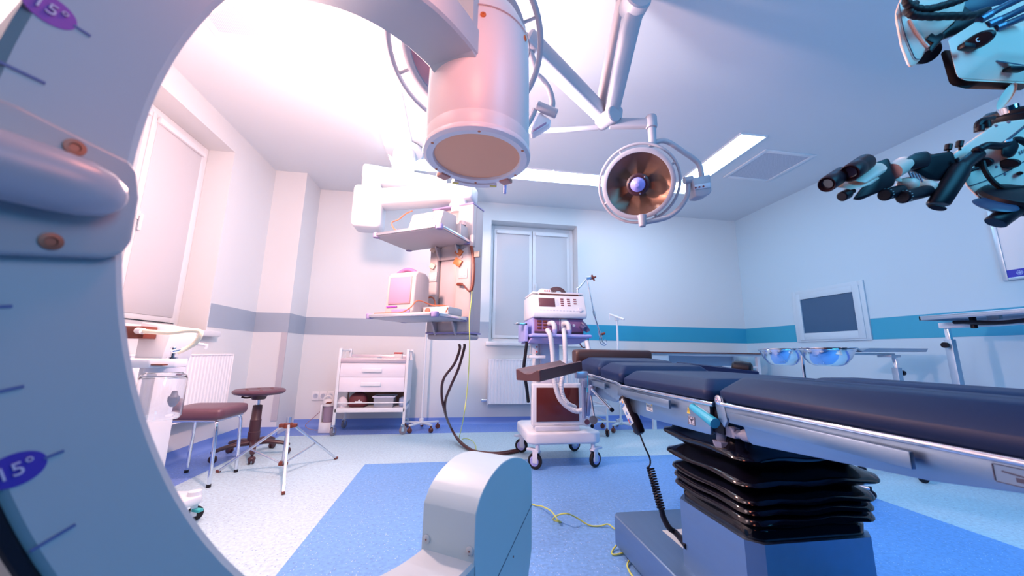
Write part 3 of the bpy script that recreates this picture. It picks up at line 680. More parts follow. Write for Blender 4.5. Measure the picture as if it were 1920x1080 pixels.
# strapped roll lying at the free end of the far arm board
g = G(); p0 = V((1.60, 1.99, 0.79)); p1 = V((1.69, 1.88, 0.785))
g.lathe([(0, 0), (0.03, 0), (0.042, 0.012), (0.045, 0.05), (0.042, 0.09), (0.03, 0.10), (0, 0.10)], V((1.655, 1.985, 0.834)), V((0.60, -0.76, -0.10)), 24)
rollo = solo(g, 'arm_roll', BLACK, 'dark rolled cushion lying on the far arm board of the operating table', 'cushion')
# hand control hooked on the seat rail (hangs from the table: a thing of its own)
hcn = thing('hand_control', 'black hand control with coloured buttons hooked on the near table rail', 'remote control', (0.775, 1.65, 0.55))
top_, bot_ = D(1166, 744, 1.70), D(1199, 814, 1.60)
axh = (bot_-top_); Lh = axh.length; axh.normalize(); sdh = V((0.03, -1.0, 0)); sdh = (sdh-axh*sdh.dot(axh)).normalized(); nh = sdh.cross(axh); nh = -nh if nh.x > 0 else nh
rings = []
for t, wv, dp in ((0.0, 0.044, 0.036), (0.03, 0.050, 0.042), (0.5, 0.048, 0.040), (0.75, 0.046, 0.040), (0.96, 0.042, 0.034), (1.0, 0.034, 0.024)):
    c_ = top_+axh*(Lh*t); rg = []
    for k in range(20):
        a = 2*PI*k/20; sx = math.copysign(abs(math.cos(a))**0.45, math.cos(a)); sy = math.copysign(abs(math.sin(a))**0.45, math.sin(a))
        rg.append(c_+sdh*(sx*wv/2)+nh*(sy*dp/2-0.008))
    rings.append(rg)
hbody = build(G().loft(rings), 'remote_body', BLACK, hcn, ang=50)
face = build(G().obox(top_+axh*(Lh*0.40)+nh*0.0118, axh*Lh*0.66, sdh*0.044, nh*0.002, 0.0008), 'keypad', LABEL, hbody)
BT = (M('blue_button', (0.12, 0.30, 0.66), 0.4), M('orange_button', (0.85, 0.42, 0.12), 0.4), REDP)
for r_, c_, mi in ((0.15, -1, 0), (0.15, 0, 0), (0.15, 1, 1), (0.22, -1, 0), (0.22, 0, 0), (0.22, 1, 0), (0.42, 0, 0), (0.45, 0, 0), (0.60, -1, 2), (0.60, 0, 0), (0.66, 0, 0), (0.66, -1, 2)):
    build(G().obox(top_+axh*(Lh*r_)+nh*0.0136+sdh*(c_*0.0125), axh*0.009, sdh*0.0095, nh*0.002), 'button', BT[mi], hbody)
build(G().obox(top_+nh*(-0.018)+axh*0.02+V((0.008, 0, 0)), axh*0.05, sdh*0.03, nh*0.02, 0.003).obox(top_+nh*(-0.016)+axh*0.0, axh*0.012, sdh*0.03, nh*0.03, 0.003), 'rail_hook', BLACK, hbody)
# coiled lead
pts = [D(1200, 815, 1.60), D(1209, 838, 1.56), D(1218, 858, 1.54), D(1219, 870, 1.53), D(1216, 876, 1.53)]
g = G().tube(pts, 0.0035, 8, 6)
a, b = D(1219, 876, 1.53), D(1240, 955, 1.44); d = (b-a); L_ = d.length; d.normalize(); x_ = d.orthogonal().normalized(); y_ = d.cross(x_)
n = 16*16; coil = [a+d*(L_*i/n)+(x_*math.cos(2*PI*i/16)+y_*math.sin(2*PI*i/16))*0.0135 for i in range(n+1)]
g.tube(coil, 0.0036, 6, 1)
g.tube([b, D(1245, 972, 1.43), D(1255, 990, 1.41), D(1268, 1000, 1.40), V((cx0+0.004, 1.33, 0.22))], 0.011, 10, 6)
build(g, 'coiled_lead', BLACK, hcn)

PWHITE = M('pendant_dimmed_white', (0.46, 0.44, 0.46), 0.45)  # pendant finishes are darkened copies, offsetting overexposure from the key lamp
PCREAM = M('pendant_dimmed_cream', (0.44, 0.38, 0.39), 0.5)
PLILAC = M('pendant_dimmed_lilac', (0.26, 0.22, 0.42), 0.5)
PORANGE = M('pendant_dimmed_orange', (0.42, 0.11, 0.03), 0.5)
# ================================================================== CEILING PENDANT with its shelves
pa, pb = V((-0.85, 0.527, 0)).normalized(), V((0.543, 0.84, 0)).normalized()
pb = (pb-pa*pb.dot(pa)).normalized()
pN = V((-0.145, 2.577, 0)); pR = pN+pb*0.44
def pq(s, t, z): return pN+pa*s+pb*t+Z3*z
def colpx(x, y, off=0.0):
    o = pR+pb*off; r = ray(x, y); t = (o-CP).dot(pb)/r.dot(pb); return CP+r*t
pend = thing('ceiling_pendant', 'white jointed ceiling pendant carrying two shelves and a socket column', 'medical pendant', pq(0.2, 0.55, 1.01))
cz = [(-0.92, 3.42)]
def barbox(p0, p1, wdt, hgt, bev): 
    d = V(p1)-V(p0); sd_ = d.cross(Z3).normalized(); u_ = sd_.cross(d).normalized()
    return G().obox((V(p0)+V(p1))/2, d, sd_*wdt, u_*hgt, bev, 3)
c1 = onY(757, 300, 3.62); c1.z = 0
build(G().cyl(c1+Z3*2.60, c1+Z3*3.03, 0.115, seg=32).lathe([(0, 0), (0.19, 0), (0.19, 0.03), (0.12, 0.06), (0, 0.06)], c1+Z3*2.97, Z3, 32), 'ceiling_tube', WHITE, pend)
pv = onY(694, 380, 3.40); pv.z = 0
ua = build(barbox(pv+Z3*2.565+V((-0.09, 0, 0)), onY(836, 335, 3.55).xy.to_3d()+Z3*2.565, 0.24, 0.15, 0.03), 'upper_arm', WHITE, pend)
build(G().obox(pv+Z3*2.22+V((0, 0, 0)), X3*0.26, Y3*0.26, Z3*0.40, 0.04, 3).cyl(pv+Z3*2.35, pv+Z3*2.56, 0.09), 'pivot_housing', WHITE, pend)
le = pq(0.16, 0.50, 0)
build(barbox(pv+Z3*2.31, le+Z3*2.31+V((0.14, -0.03, 0)), 0.22, 0.15, 0.03), 'lower_arm', WHITE, pend)
build(G().cyl(le+Z3*2.12, le+Z3*2.27, 0.07).cyl(le+Z3*2.17, le+Z3*2.20, 0.085), 'neck', WHITE, pend)
# column with a recessed middle channel
def flange(s0_, s1_, t0, t1, z0, z1, bev=0.012): return G().obox(pq((s0_+s1_)/2, (t0+t1)/2, (z0+z1)/2), pa*(s1_-s0_), pb*(t1-t0), Z3*(z1-z0), bev, 3)
z0, z1 = 1.06, 2.17
g = flange(-0.02, 0.40, 0.50, 0.64, z0, z1, 0.015)
col = build(g, 'column', PCREAM, pend)
build(flange(-0.02, 0.13, 0.445, 0.51, z0, z1, 0.012), 'socket_strip', PCREAM, col)
build(flange(0.32, 0.40, 0.445, 0.51, z0, z1, 0.012), 'socket_strip', PCREAM, col)
build(flange(0.145, 0.305, 0.482, 0.505, z0+0.05, z1-0.02, 0.004), 'channel_cover', M('pale_lilac_aluminium', (0.40, 0.35, 0.38), 0.4), col)
build(flange(-0.022, 0.402, 0.440, 0.645, 1.052, 1.066, 0.003), 'bottom_band', PLILAC, col)
build(flange(-0.015, 0.395, 0.450, 0.635, 1.005, 1.053, 0.022), 'bottom_cap', PCREAM, col)
build(flange(-0.022, 0.402, 0.440, 0.645, 2.165, 2.180, 0.003), 'top_band', PLILAC, col)
def shelf(z, name_bits):
    g = G().obox(pq(0.3175, 0.22, z+0.018), pa*0.635, pb*0.44, Z3*0.032, 0.006)
    sh = build(g, 'shelf', PWHITE, pend)
    for s_, t_ in ((0, 0), (0.635, 0), (0, 0.44), (0.635, 0.44)):
        build(G().lathe([(0, -0.001), (0.026, -0.001), (0.028, 0.004), (0.028, 0.032), (0.026, 0.037), (0, 0.037)], pq(min(max(s_, 0.018), 0.617), min(max(t_, 0.018), 0.422), z), Z3, 18), 'corner_bumper', PLILAC, sh)
    build(G().obox(pq(0.3175, -0.008, z+0.018), pa*0.56, pb*0.014, Z3*0.022, 0.003), 'shelf_rail', ALU, sh)
    build(G().obox(pq(-0.008, 0.22, z+0.018), pa*0.014, pb*0.38, Z3*0.022, 0.003), 'shelf_rail', ALU, sh)
    g = G()
    g.prism([pq(0.10, 0.49, z), pq(0.10, 0.385, z), pq(0.10, 0.45, z-0.11), pq(0.10, 0.49, z-0.11)], pa*0.02, 0.003)
    g.prism([pq(0.30, 0.49, z), pq(0.30, 0.385, z), pq(0.30, 0.45, z-0.11), pq(0.30, 0.49, z-0.11)], pa*0.02, 0.003)
    g.obox(pq(0.21, 0.47, z-0.055), pa*0.22, pb*0.02, Z3*0.11, 0.003)
    build(g, 'shelf_bracket', PCREAM, sh)
    return sh
US, LS = 1.80, 1.148
shelf(US, ''); shelf(LS, '')
for x, y, mt, sz in ((863, 432, PORANGE, 0.062), (861, 473, PORANGE, 0.066), (859, 492, M('dark_orange_socket', (0.55, 0.14, 0.04), 0.4), 0.074)):
    p = colpx(x, y, 0.0); d1 = (pa+Z3*0.6).normalized(); d2 = d1.cross(pb).normalized()
    s_ = build(G().obox(p, d1*sz, d2*sz*0.8, pb*0.03, 0.003), 'gas_socket', mt, col)
    build(G().lathe([(0, 0), (0.012, 0), (0.012, 0.012), (0, 0.012)], p+Z3*sz*0.62-pa*0.03+pb*0.01, -pb, 14), 'socket_button', PCREAM, s_, root=pend)
for x, y in ((805, 470), (806, 500)):
    p = pq(0.36, 0.438, 0); p.z = colpx(x, y, 0).z; d1 = (pa+Z3*0.6).normalized(); d2 = d1.cross(pb).normalized()
    build(G().obox(p, d1*0.05, d2*0.045, pb*0.03, 0.003), 'gas_socket', M('tan_socket', (0.62, 0.50, 0.42), 0.5), col)
for x, y, s_ in ((861, 513, 0.055), (805, 520, 0.36)):
    p = colpx(x, y, 0); z_ = p.z; p = pq(s_, 0.443, z_)
    k_ = build(G().obox(p, pa*0.085, pb*0.008, Z3*0.085, 0.003), 'power_socket', PWHITE, col)
    build(G().obox(p-pb*0.005, pa*0.045, pb*0.006, Z3*0.045, 0.004), 'socket_insert', GREYW, k_, root=pend)
# black plug and lead with a clip on the right of the column
build(G().tube([colpx(858, 533, -0.02), colpx(868, 534, -0.03), colpx(874, 541, -0.03), colpx(881, 546, -0.03), colpx(886, 535, -0.03), colpx(888, 505, -0.03), colpx(887, 480, -0.02), colpx(884, 462, -0.01)], 0.010, 8, 5, rfun=lambda t, i: 0.014 if (t < 0.12 or 0.45 < t) else 0.006), 'power_lead', BROWN, col)
build(G().obox(colpx(895, 477, -0.02), pa*0.05, pb*0.03, Z3*0.05, 0.004).obox(colpx(888, 478, -0.01), pa*0.04, pb*0.014, Z3*0.012, 0.002), 'hook_clip', M('taupe_clip', (0.45, 0.34, 0.28), 0.5), col)
build(G().obox(colpx(886, 452, 0.0), pa*0.035, pb*0.04, Z3*0.10, 0.006), 'rail_bracket', PCREAM, col)

# patient monitor on lower shelf
zt = LS+0.0345
mon = thing('patient_monitor', 'white patient monitor with pink carrying handle on the lower pendant shelf', 'monitor', pq(0.40, 0.2, zt))
mx_ = pa*0.30; my_ = pb*0.20
def mq(s, t, z): return pq(0.255+s, 0.07+t, zt+z)
body = G().prism([mq(0, t, z) for t, z in ((0.0, 0.0), (0.012, 0.30), (0.04, 0.335), (0.14, 0.335), (0.19, 0.30), (0.20, 0.0))], pa*0.27, 0.012, 3)
mb = build(body, 'housing', PCREAM, mon)
fn = V((mq(0, 0.012, 0.30)-mq(0, 0, 0))).normalized()
build(G().obox(mq(0.135, 0.0035, 0.185), pa*0.20, pb*0.012, fn*0.205, 0.003), 'screen', SCREENLIL, mb)
build(G().obox(mq(0.135, 0.0050, 0.185), pa*0.21, pb*0.012, fn*0.215, 0.003), 'screen_bezel', M('rose_brown_bezel', (0.5, 0.25, 0.25), 0.4), mb)
build(G().tube([mq(0.03, 0.07, 0.315), mq(0.07, 0.07, 0.345), mq(0.135, 0.07, 0.362), mq(0.20, 0.07, 0.345), mq(0.24, 0.07, 0.315)], 0.016, 10, 5), 'carry_handle', M('pink_violet_handle', (0.36, 0.13, 0.30), 0.4), mon)
build(G().obox(mq(0.11, -0.004, 0.022), pa*0.17, pb*0.012, Z3*0.03, 0.003), 'connector_strip', PLILAC, mb)
build(G().obox(mq(0.20, -0.0035, 0.058), pa*0.10, pb*0.006, Z3*0.009), 'brand_strip', PURPLE, mb)
build(G().obox(mq(0.285, 0.08, 0.20), pa*0.02, pb*0.05, Z3*0.09, 0.005).obox(mq(0.285, 0.08, 0.05), pa*0.02, pb*0.05, Z3*0.09, 0.005), 'side_clip', M('rust_clip', (0.5, 0.18, 0.1), 0.5), mon)
# small module on the lower shelf
g = G().obox(pq(0.125, 0.27, zt+0.030), pa*0.24, pb*0.20, Z3*0.06, 0.008)
md = thing('white_module', 'low white box with a red dial beside the patient monitor', 'medical device', pq(0.125, 0.27, zt))
mdb = build(g, 'housing', PWHITE, md)
build(G().lathe([(0, 0), (0.022, 0), (0.020, 0.01), (0, 0.012)], pq(0.19, 0.169, zt+0.03), -pb, 18), 'dial', M('rust_dial', (0.5, 0.14, 0.1), 0.4), mdb)
ld = [pq(0.02, 0.20, zt+0.075), pq(0.16, 0.22, zt+0.085), pq(0.24, 0.18, zt+0.14), pq(0.30, 0.05, zt+0.06), pq(0.40, 0.02, zt+0.006), pq(0.52, 0.02, zt+0.006), pq(0.58, 0.04, zt+0.006), pq(0.55, 0.06, zt+0.01), pq(0.47, 0.05, zt+0.008)]
ld = [pq(-0.02+0.02, 0.13, zt+0.01), pq(0.02, 0.18, zt+0.055), pq(0.08, 0.20, zt+0.072), pq(0.18, 0.21, zt+0.078), pq(0.235, 0.10, zt+0.10), pq(0.26, 0.045, zt+0.04), pq(0.34, 0.035, zt+0.006), pq(0.48, 0.03, zt+0.006), pq(0.58, 0.03, zt+0.006), pq(0.60, 0.06, zt+0.006), pq(0.555, 0.085, zt+0.008)]
solo(G().tube(ld, 0.0045, 8, 6), 'sensor_lead', M('rust_lead', (0.42, 0.12, 0.06), 0.5), 'rust brown sensor lead curling over the lower pendant shelf', 'cable')
solo(G().tube([pq(0.02+0.28*0.0-0.0+0.02*k*0+0.0+0.05*math.cos(2*PI*k/12)+0.29, 0.36, zt+0.10+0.07*math.sin(2*PI*k/12)) for k in range(12)], 0.006, 8, 4, closed=True), 'cable_loop', M('rust_lead', (0, 0, 0)), 'rust brown cable loop standing behind the patient monitor', 'cable')
# device on the upper shelf
zu = US+0.0345
dv = thing('screen_device', 'pale box device with tilted white screen on the upper pendant shelf', 'medical device', pq(0.2, 0.2, zu))
def dq(s, t, z): return pq(0.05+s, 0.06+t, zu+z)
db_ = build(G().prism([dq(0, t, z) for t, z in ((0.0, 0.0), (0.05, 0.155), (0.24, 0.175), (0.24, 0.0))], pa*0.30, 0.006), 'housing', PCREAM, dv)
fn2 = (dq(0, 0.05, 0.155)-dq(0, 0, 0)).normalized()
build(G().obox(dq(0.18, 0.022, 0.078), pa*0.20, fn2*0.115, pb*0.008, 0.002), 'screen', M('pale_pink_screen', (0.52, 0.45, 0.48), 0.3), db_)
build(G().obox(dq(0.235, 0.0185, 0.078), pa*0.004, fn2*0.112, pb*0.008).obox(dq(0.145, 0.0185, 0.078), pa*0.003, fn2*0.112, pb*0.008), 'screen_divider', M('pink_trim', (0.72, 0.52, 0.54), 0.4), db_)
dv2 = thing('side_module', 'pale stepped box standing at the column end of the upper shelf', 'medical device', pq(0.0, 0.3, zu))
build(G().obox(pq(0.09, 0.365, zu+0.055), pa*0.16, pb*0.12, Z3*0.11, 0.006), 'housing', PCREAM, dv2)
build(G().cyl(pq(0.03, 0.36, zu+0.11), pq(0.03, 0.36, zu+0.145), 0.03, 0.026, 18), 'knob', M('rose_knob', (0.62, 0.42, 0.42), 0.4), dv2)
solo(G().tube([pq(0.43, 0.04, zu+0.006), pq(0.46, 0.03, zu+0.03), pq(0.50, 0.05, zu+0.09), pq(0.48, 0.10, zu+0.13), pq(0.40, 0.09, zu+0.165), pq(0.33, 0.08, zu+0.175)], 0.005, 8, 5).tube([pq(0.40, 0.04, zu+0.006), pq(0.43, 0.04, zu+0.006)], 0.011, 10, 1), 'probe_lead', M('rust_lead', (0, 0, 0)), 'thin brown lead bowing up in front of the upper shelf device', 'cable')

# hoses and earth wire hanging from the pendant
def hang(px_pts):  return [onY(x, y, Y) for x, y, Y in px_pts]
h1 = hang([(861, 645, 3.10), (862, 655, 3.10), (852, 682, 3.12), (832, 710, 3.2), (828, 738, 3.3), (833, 768, 3.4)])+[onZ(842, 795, 0.16), onZ(858, 822, 0.05), onZ(882, 842, 0.014), onZ(905, 848, 0.014), onZ(935, 849, 0.014), onZ(972, 843, 0.014)]
h2 = hang([(871, 645, 3.12), (870, 655, 3.12), (860, 690, 3.14), (846, 722, 3.2), (835, 752, 3.32), (836, 778, 3.45)])+[onZ(846, 803, 0.12), onZ(862, 829, 0.04), onZ(886, 845, 0.014), onZ(908, 851, 0.014), onZ(938, 851.5, 0.014), onZ(972, 846, 0.014)]
for h, lb in ((h1, 'left one of two dark hoses looping from the pendant to the floor'), (h2, 'right one of two dark hoses looping from the pendant to the floor')):
    solo(G().tube(h, 0.0115, 10, 6), 'gas_hose', M('glow_reddened_black_hose', (0.085, 0.022, 0.02), 0.4), lb, 'hose', 'dark hoses hanging from the pendant')  # black hoses, reddened in colour to carry the pink glow
wv = [colpx(885, 540, -0.03), colpx(884, 560, -0.035), colpx(880, 600, -0.05), colpx(880.5, 640, -0.06), colpx(879, 690, -0.08), colpx(875, 740, -0.06), colpx(868, 790, -0.02)]
wv += [onZ(861, 824, 0.006), onZ(872, 822, 0.02), onZ(885, 826, 0.02), onZ(892, 836, 0.01), onZ(894, 846, 0.005), onZ(920, 880, 0.005), onZ(965, 928, 0.005), onZ(1000, 946, 0.005), onZ(1015, 949, 0.02), onZ(1033, 958, 0.05), onZ(1046, 975, 0.03), onZ(1052, 979, 0.006), onZ(1037, 974, 0.006), onZ(1046, 966, 0.04), onZ(1062, 963, 0.07), onZ(1080, 970, 0.04), onZ(1105, 985, 0.006), onZ(1126, 986, 0.006), onZ(1140, 983, 0.015), onZ(1153, 992, 0.006)]
solo(G().tube(wv, 0.0038, 8, 6), 'earth_wire', GREENW, 'yellow-green earth wire running from the pendant over the floor to the table base', 'cable')
solo(G().tube([onZ(1158, 1020, 0.02), onZ(1150, 1030, 0.008), onZ(1147, 1037, 0.006), onZ(1153, 1040, 0.006), onZ(1172, 1036, 0.006)], 0.0038, 8, 6), 'earth_wire', GREENW, 'short yellow-green wire loop poking out beside the table base corner', 'cable')
solo(G().tube([onZ(1180, 1050, 0.012), onZ(1176, 1060, 0.008), onZ(1181, 1073, 0.006), onZ(1190, 1085, 0.006)], 0.0038, 8, 6), 'earth_wire', GREENW, 'green wire end at the bottom edge under the table base', 'cable')

# ================================================================== VENTILATOR on its trolley
vt = thing('ventilator_trolley', 'white wheeled trolley with lilac shelf standing behind the armrest', 'trolley', (0.91, 3.22, 0))
deck = [(0.66, 2.95), (1.16, 2.95), (1.215, 2.99), (1.20, 3.10), (1.20, 3.48), (1.16, 3.53), (0.64, 3.53), (0.60, 3.48), (0.60, 3.10), (0.60, 2.99)]
build(G().prism([V((x, y, 0.185)) for x, y in deck], (0, 0, 0.095), 0.02, 3), 'deck', WHITE, vt)
for x, y, yw in ((0.665, 2.99, 2.4), (1.165, 2.99, 0.5), (1.155, 3.48, 0.3), (0.645, 3.48, 2.6)):
    f = caster(vt, (x, y, 0), 0.062, yw, 0.19, GREYW, RUBBER, wid=0.03)
    sd_ = V((-math.sin(yw), math.cos(yw), 0))
    for q in (-1, 1):
        build(G().lathe([(0, 0), (0.040, 0), (0.036, 0.003), (0.03, 0.004), (0.03, 0.0015), (0, 0.0015)], V((x, y, 0.062))+sd_*q*0.0145, sd_*q, 24), 'wheel_hub', LILAC, f, root=vt)
    d_ = V((math.cos(yw), math.sin(yw), 0)); c_ = V((x, y, 0.145))
    build(G().obox(c_+d_*0.02, d_*0.10, sd_*0.045, Z3*0.018, 0.006), 'brake_cover', GREYW, f, root=vt)
build(G().box((0.735, 3.12, 0.28), (0.915, 3.30, 1.02), 0.02, 3), 'column', M('lilac_grey_column', (0.58, 0.58, 0.72), 0.4), vt)
build(G().box((0.70, 3.14, 0.28), (0.735, 3.28, 1.02), 0.006), 'column_rail', WHITE, vt)
sh_ = build(G().box((0.61, 2.90, 1.035), (1.135, 3.36, 1.062), 0.012, 3), 'shelf', LILAC, vt)
build(G().prism([V((x, y, z)) for x, y, z in ((0.63, 2.93, 1.035), (1.115, 2.93, 1.035), (1.05, 2.98, 0.985), (0.60, 2.98, 0.985))], (0, 0.36, 0), 0.01), 'shelf_tray', M('dusky_lilac', (0.34, 0.30, 0.56), 0.45), sh_)
build(G().box((0.575, 3.0, 1.0), (0.605, 3.32, 1.16), 0.006), 'side_panel', LILAC, vt)
build(G().prism([V((0.50, y, z)) for y, z in ((3.0, 1.135), (3.0, 1.155), (3.12, 1.165), (3.12, 1.145))], (0.10, 0, 0), 0.004), 'side_tray', ALU, vt)
build(G().tube([V((0.60, 3.02, 1.0)), V((0.585, 3.02, 0.88)), V((0.575, 3.02, 0.76)), V((0.60, 3.02, 0.62)), V((0.63, 3.10, 0.50))], 0.014, 8, 5), 'black_strap', BLACK, vt)
g = G().box((0.64, 3.04, 0.90), (0.70, 3.10, 0.985), 0.004); g.box((0.62, 3.02, 0.86), (0.76, 3.12, 0.885), 0.004)
vb = build(g, 'valve_bracket', WHITE, vt)
for z in (0.915, 0.955): build(G().cyl((0.688, 3.04, z), (0.688, 3.03, z), 0.007), 'red_button', REDP, vb)
# ventilator standing on the shelf
ven = thing('ventilator', 'white ventilator with small dark screen and key rows on the lilac shelf', 'ventilator', (0.87, 3.15, 1.062))
build(G().box((0.64, 2.99, 1.0625), (1.09, 3.36, 1.20), 0.006), 'base_module', LILAC, ven)
fm = build(G().box((0.655, 2.978, 1.082), (1.082, 2.992, 1.195), 0.002), 'front_module', M('plum_front_panel', (0.26, 0.13, 0.30), 0.4), ven)
build(G().box((0.655, 2.972, 1.070), (1.082, 2.99, 1.088), 0.002), 'black_sill', M('plum_black', (0.06, 0.03, 0.06), 0.4), fm, root=ven)
build(G().box((0.872, 2.975, 1.10), (0.878, 2.98, 1.195)).box((0.887, 2.975, 1.10), (0.94, 2.979, 1.19)), 'panel_divider', GREYW, fm, root=ven)
build(G().lathe([(0, 0), (0.013, 0), (0.011, 0.004), (0, 0.005)], (1.0, 2.978, 1.14), (0, -1, 0), 16), 'round_port', GREYW, fm, root=ven)
for i in range(2):
    for j in range(3): build(G().box((0.678+i*0.05, 2.972, 1.105+j*0.028), (0.715+i*0.05, 2.979, 1.123+j*0.028), 0.002), 'knob', BROWN, fm, root=ven)
bod = [(2.945, 1.200), (2.935, 1.225), (2.935, 1.245), (2.99, 1.395), (3.0, 1.405), (3.37, 1.405), (3.37, 1.20)]
bd = build(G().prism([V((0.635, y, z)) for y, z in bod], (0.47, 0, 0), 0.010, 3), 'housing', WHITE, ven)
bn = V((0, 1.395-1.245, -(2.99-2.935))).normalized()*-1; bn = V((0, -(1.395-1.245), (2.99-2.935))).normalized(); bu = V((0, 2.99-2.935, 1.395-1.245)).normalized()
def vf(x, s): return V((x, 2.935, 1.245))+bu*(s*0.16)+bn*0.0015
build(G().obox(vf(0.76, 0.58), X3*0.142, bu*0.082, bn*0.003, 0.001), 'screen', M('dark_plum_screen', (0.14, 0.055, 0.07), 0.2), bd)
build(G().obox(vf(0.850, 0.58), X3*0.022, bu*0.06, bn*0.002), 'key_column', GREYW, bd)
for c_ in range(3):
    for r_ in range(4):
        if c_ == 2 and r_ == 3: continue
        build(G().obox(vf(0.895+c_*0.058, 0.80-r_*0.125), X3*0.028, bu*0.011, bn*0.003, 0.001), 'key', M('plum_key', (0.20, 0.06, 0.08), 0.4), bd)
for c_ in range(12):
    build(G().obox(vf(0.70+c_*0.029, 0.12), X3*0.014, bu*0.009, bn*0.002), 'soft_key', GREYW, bd)
build(G().lathe([(0, 0), (0.019, 0), (0.017, 0.012), (0, 0.013)], vf(1.045, 0.17), bn, 18), 'rotary_knob', GREYW, bd)
build(G().box((0.69, 2.995, 1.405), (1.06, 3.01, 1.414)).box((0.64, 3.0, 1.412), (1.10, 3.35, 1.428), 0.005), 'top_tray', WHITE, ven)
build(G().box((0.70, 2.988, 1.404), (1.05, 2.996, 1.413)), 'top_slot', BROWN, ven)
for x in (0.80, 0.925):
    g = G().tube([V((x-0.02, 2.99, 1.15)), V((x, 2.94, 1.155)), V((x+0.012, 2.925, 1.13)), V((x+0.014, 2.922, 1.09))], 0.021, 12, 5); build(g, 'elbow_connector', HOSE, ven)
    build(G().cyl((x+0.014, 2.922, 1.10), (x+0.014, 2.922, 1.062), 0.022, 0.018), 'cuff', LILAC, ven)
def corr(amp, r): return lambda t, i: r+(amp if i % 2 else 0)
for hp in ([(1026, 618), (1032, 630), (1036, 660), (1038, 700), (1042, 725), (1050, 748), (1066, 764), (1083, 771), (1099, 763), (1107, 740), (1111, 705), (1106, 668), (1100, 640)], [(1057, 618), (1059, 640), (1060, 680), (1055, 705), (1052, 725), (1056, 745), (1066, 758), (1078, 764)]):
    pts = [onY(x, y, 2.86 if 0 < k < len(hp)-1 else 2.91) for k, (x, y) in enumerate(hp)]
    build(G().tube(pts, 0.019, 10, 14, rfun=corr(0.0025, 0.0185)), 'breathing_hose', HOSE, ven)
# jointed support arm with star knob
g = G()
P_ = lambda x, y: onY(x, y, 3.05)
g.cyl(P_(1083, 549), P_(1083, 541), 0.008); g.cyl(P_(1083, 543), P_(1100, 523), 0.007); g.ell(P_(1083, 542), 0.013, 0.013, 0.013)
g.cyl(P_(1099, 522), P_(1108, 521), 0.013); g.cyl(P_(1101, 525), P_(1114, 588), 0.0055); g.cyl(P_(1113, 583), P_(1115, 593), 0.011); g.cyl(P_(1115, 592), P_(1124, 622), 0.0065); g.cyl(P_(1123, 621), P_(1127, 633), 0.012)
g.tube([P_(1124, 633), P_(1126, 643), P_(1134, 648), P_(1137, 641), P_(1134, 636)], 0.004, 6, 5)
g.tube([P_(1128, 632), P_(1130, 641), P_(1137, 646)], 0.004, 6, 5)
sa = build(g, 'support_arm', ALU, ven)
g = G(); c_ = P_(1112, 521); g.cyl(P_(1108, 521), P_(1113, 521), 0.014)
for k in range(4): g.cyl(c_, c_+V((0, 0, 1))*0.03*math.sin(k*PI/2+0.4)+V((1, 0, 0))*0.03*math.cos(k*PI/2+0.4), 0.008)
build(g, 'star_knob', BROWN, sa); build(G().cyl(P_(1127, 627), P_(1134, 625), 0.011), 'clamp_knob', BROWN, sa)
g = G().tube([onY(1092, 606, 2.98), onY(1097, 612, 2.96), onY(1103, 622, 2.95)], 0.02, 10, 4); g.cyl(onY(1090, 612, 2.97), onY(1097, 617, 2.93), 0.022)
build(g, 'flow_sensor', M('blue_black_plastic', (0.06, 0.06, 0.16), 0.4), ven)
build(G().tube([onY(1082, 630, 2.98), onY(1086, 642, 2.98), onY(1094, 652, 2.98), onY(1102, 645, 2.98), onY(1103, 628, 2.98)], 0.005, 6, 5), 'sensor_cable', BROWN, ven)
# things on top of the ventilator
zt = 1.428
cb = thing('alarm_box', 'small white box with red buttons lying on top of the ventilator', 'medical device', (0.78, 3.1, zt))
cbb = build(G().prism([V((0.705, 3.06, zt)), V((0.83, 3.06, zt)), V((0.82, 3.06, zt+0.035)), V((0.73, 3.06, zt+0.04))], (0, 0.1, 0), 0.004), 'housing', WHITE, cb)
for x in (0.765, 0.785, 0.805): build(G().cyl((x, 3.061, zt+0.02), (x, 3.054, zt+0.02), 0.006), 'button', REDP, cbb)
g = G()
for k in range(5):
    r_ = 0.035+0.012*k; g.tube([V((0.895+r_*math.cos(a), 3.08+0.012*k, zt+0.006+0.75*r_*math.sin(a))) for a in [PI*j/10 for j in range(11)]], 0.006, 8, 2)
solo(g, 'cable_bundle', M('dark_mixed_cable', (0.10, 0.05, 0.06), 0.5), 'dark bundle of looped cables on top of the ventilator', 'cable')
solo(G().tube([V((0.965, 3.05, zt+0.006)), V((1.0, 3.04, zt+0.006)), V((1.04, 3.05, zt+0.006)), V((1.085, 3.05, zt+0.006))], 0.006, 8, 5), 'purple_tube', LILAC, 'short violet tube lying on the right of the ventilator top', 'tube')
# flat monitor standing on the trolley deck
vm = thing('flat_monitor', 'white framed monitor with dark glow-reddened screen on the trolley deck', 'monitor', (0.865, 3.05, 0.28))
vmf = build(G().box((0.645, 3.02, 0.315), (1.09, 3.075, 0.655), 0.012, 3), 'frame', WHITE, vm)
build(G().box((0.682, 3.014, 0.352), (1.045, 3.021, 0.622), 0.002), 'screen', SCREENMAR, vmf)
build(G().box((0.83, 3.0165, 0.328), (0.89, 3.021, 0.336)), 'brand_mark', GREYW, vmf)
build(G().box((0.67, 2.99, 0.2805), (1.04, 3.11, 0.318), 0.006), 'foot', GREYW, vm)
build(G().cyl((1.115, 3.02, 0.345), (1.115, 3.06, 0.345), 0.04, seg=24).box((1.085, 3.03, 0.315), (1.115, 3.06, 0.375), 0.004), 'speaker_lobe', WHITE, vm)
build(G().cyl((1.115, 3.021, 0.345), (1.115, 3.013, 0.345), 0.022, seg=20), 'lobe_button', M('plum_key', (0, 0, 0)), vm)

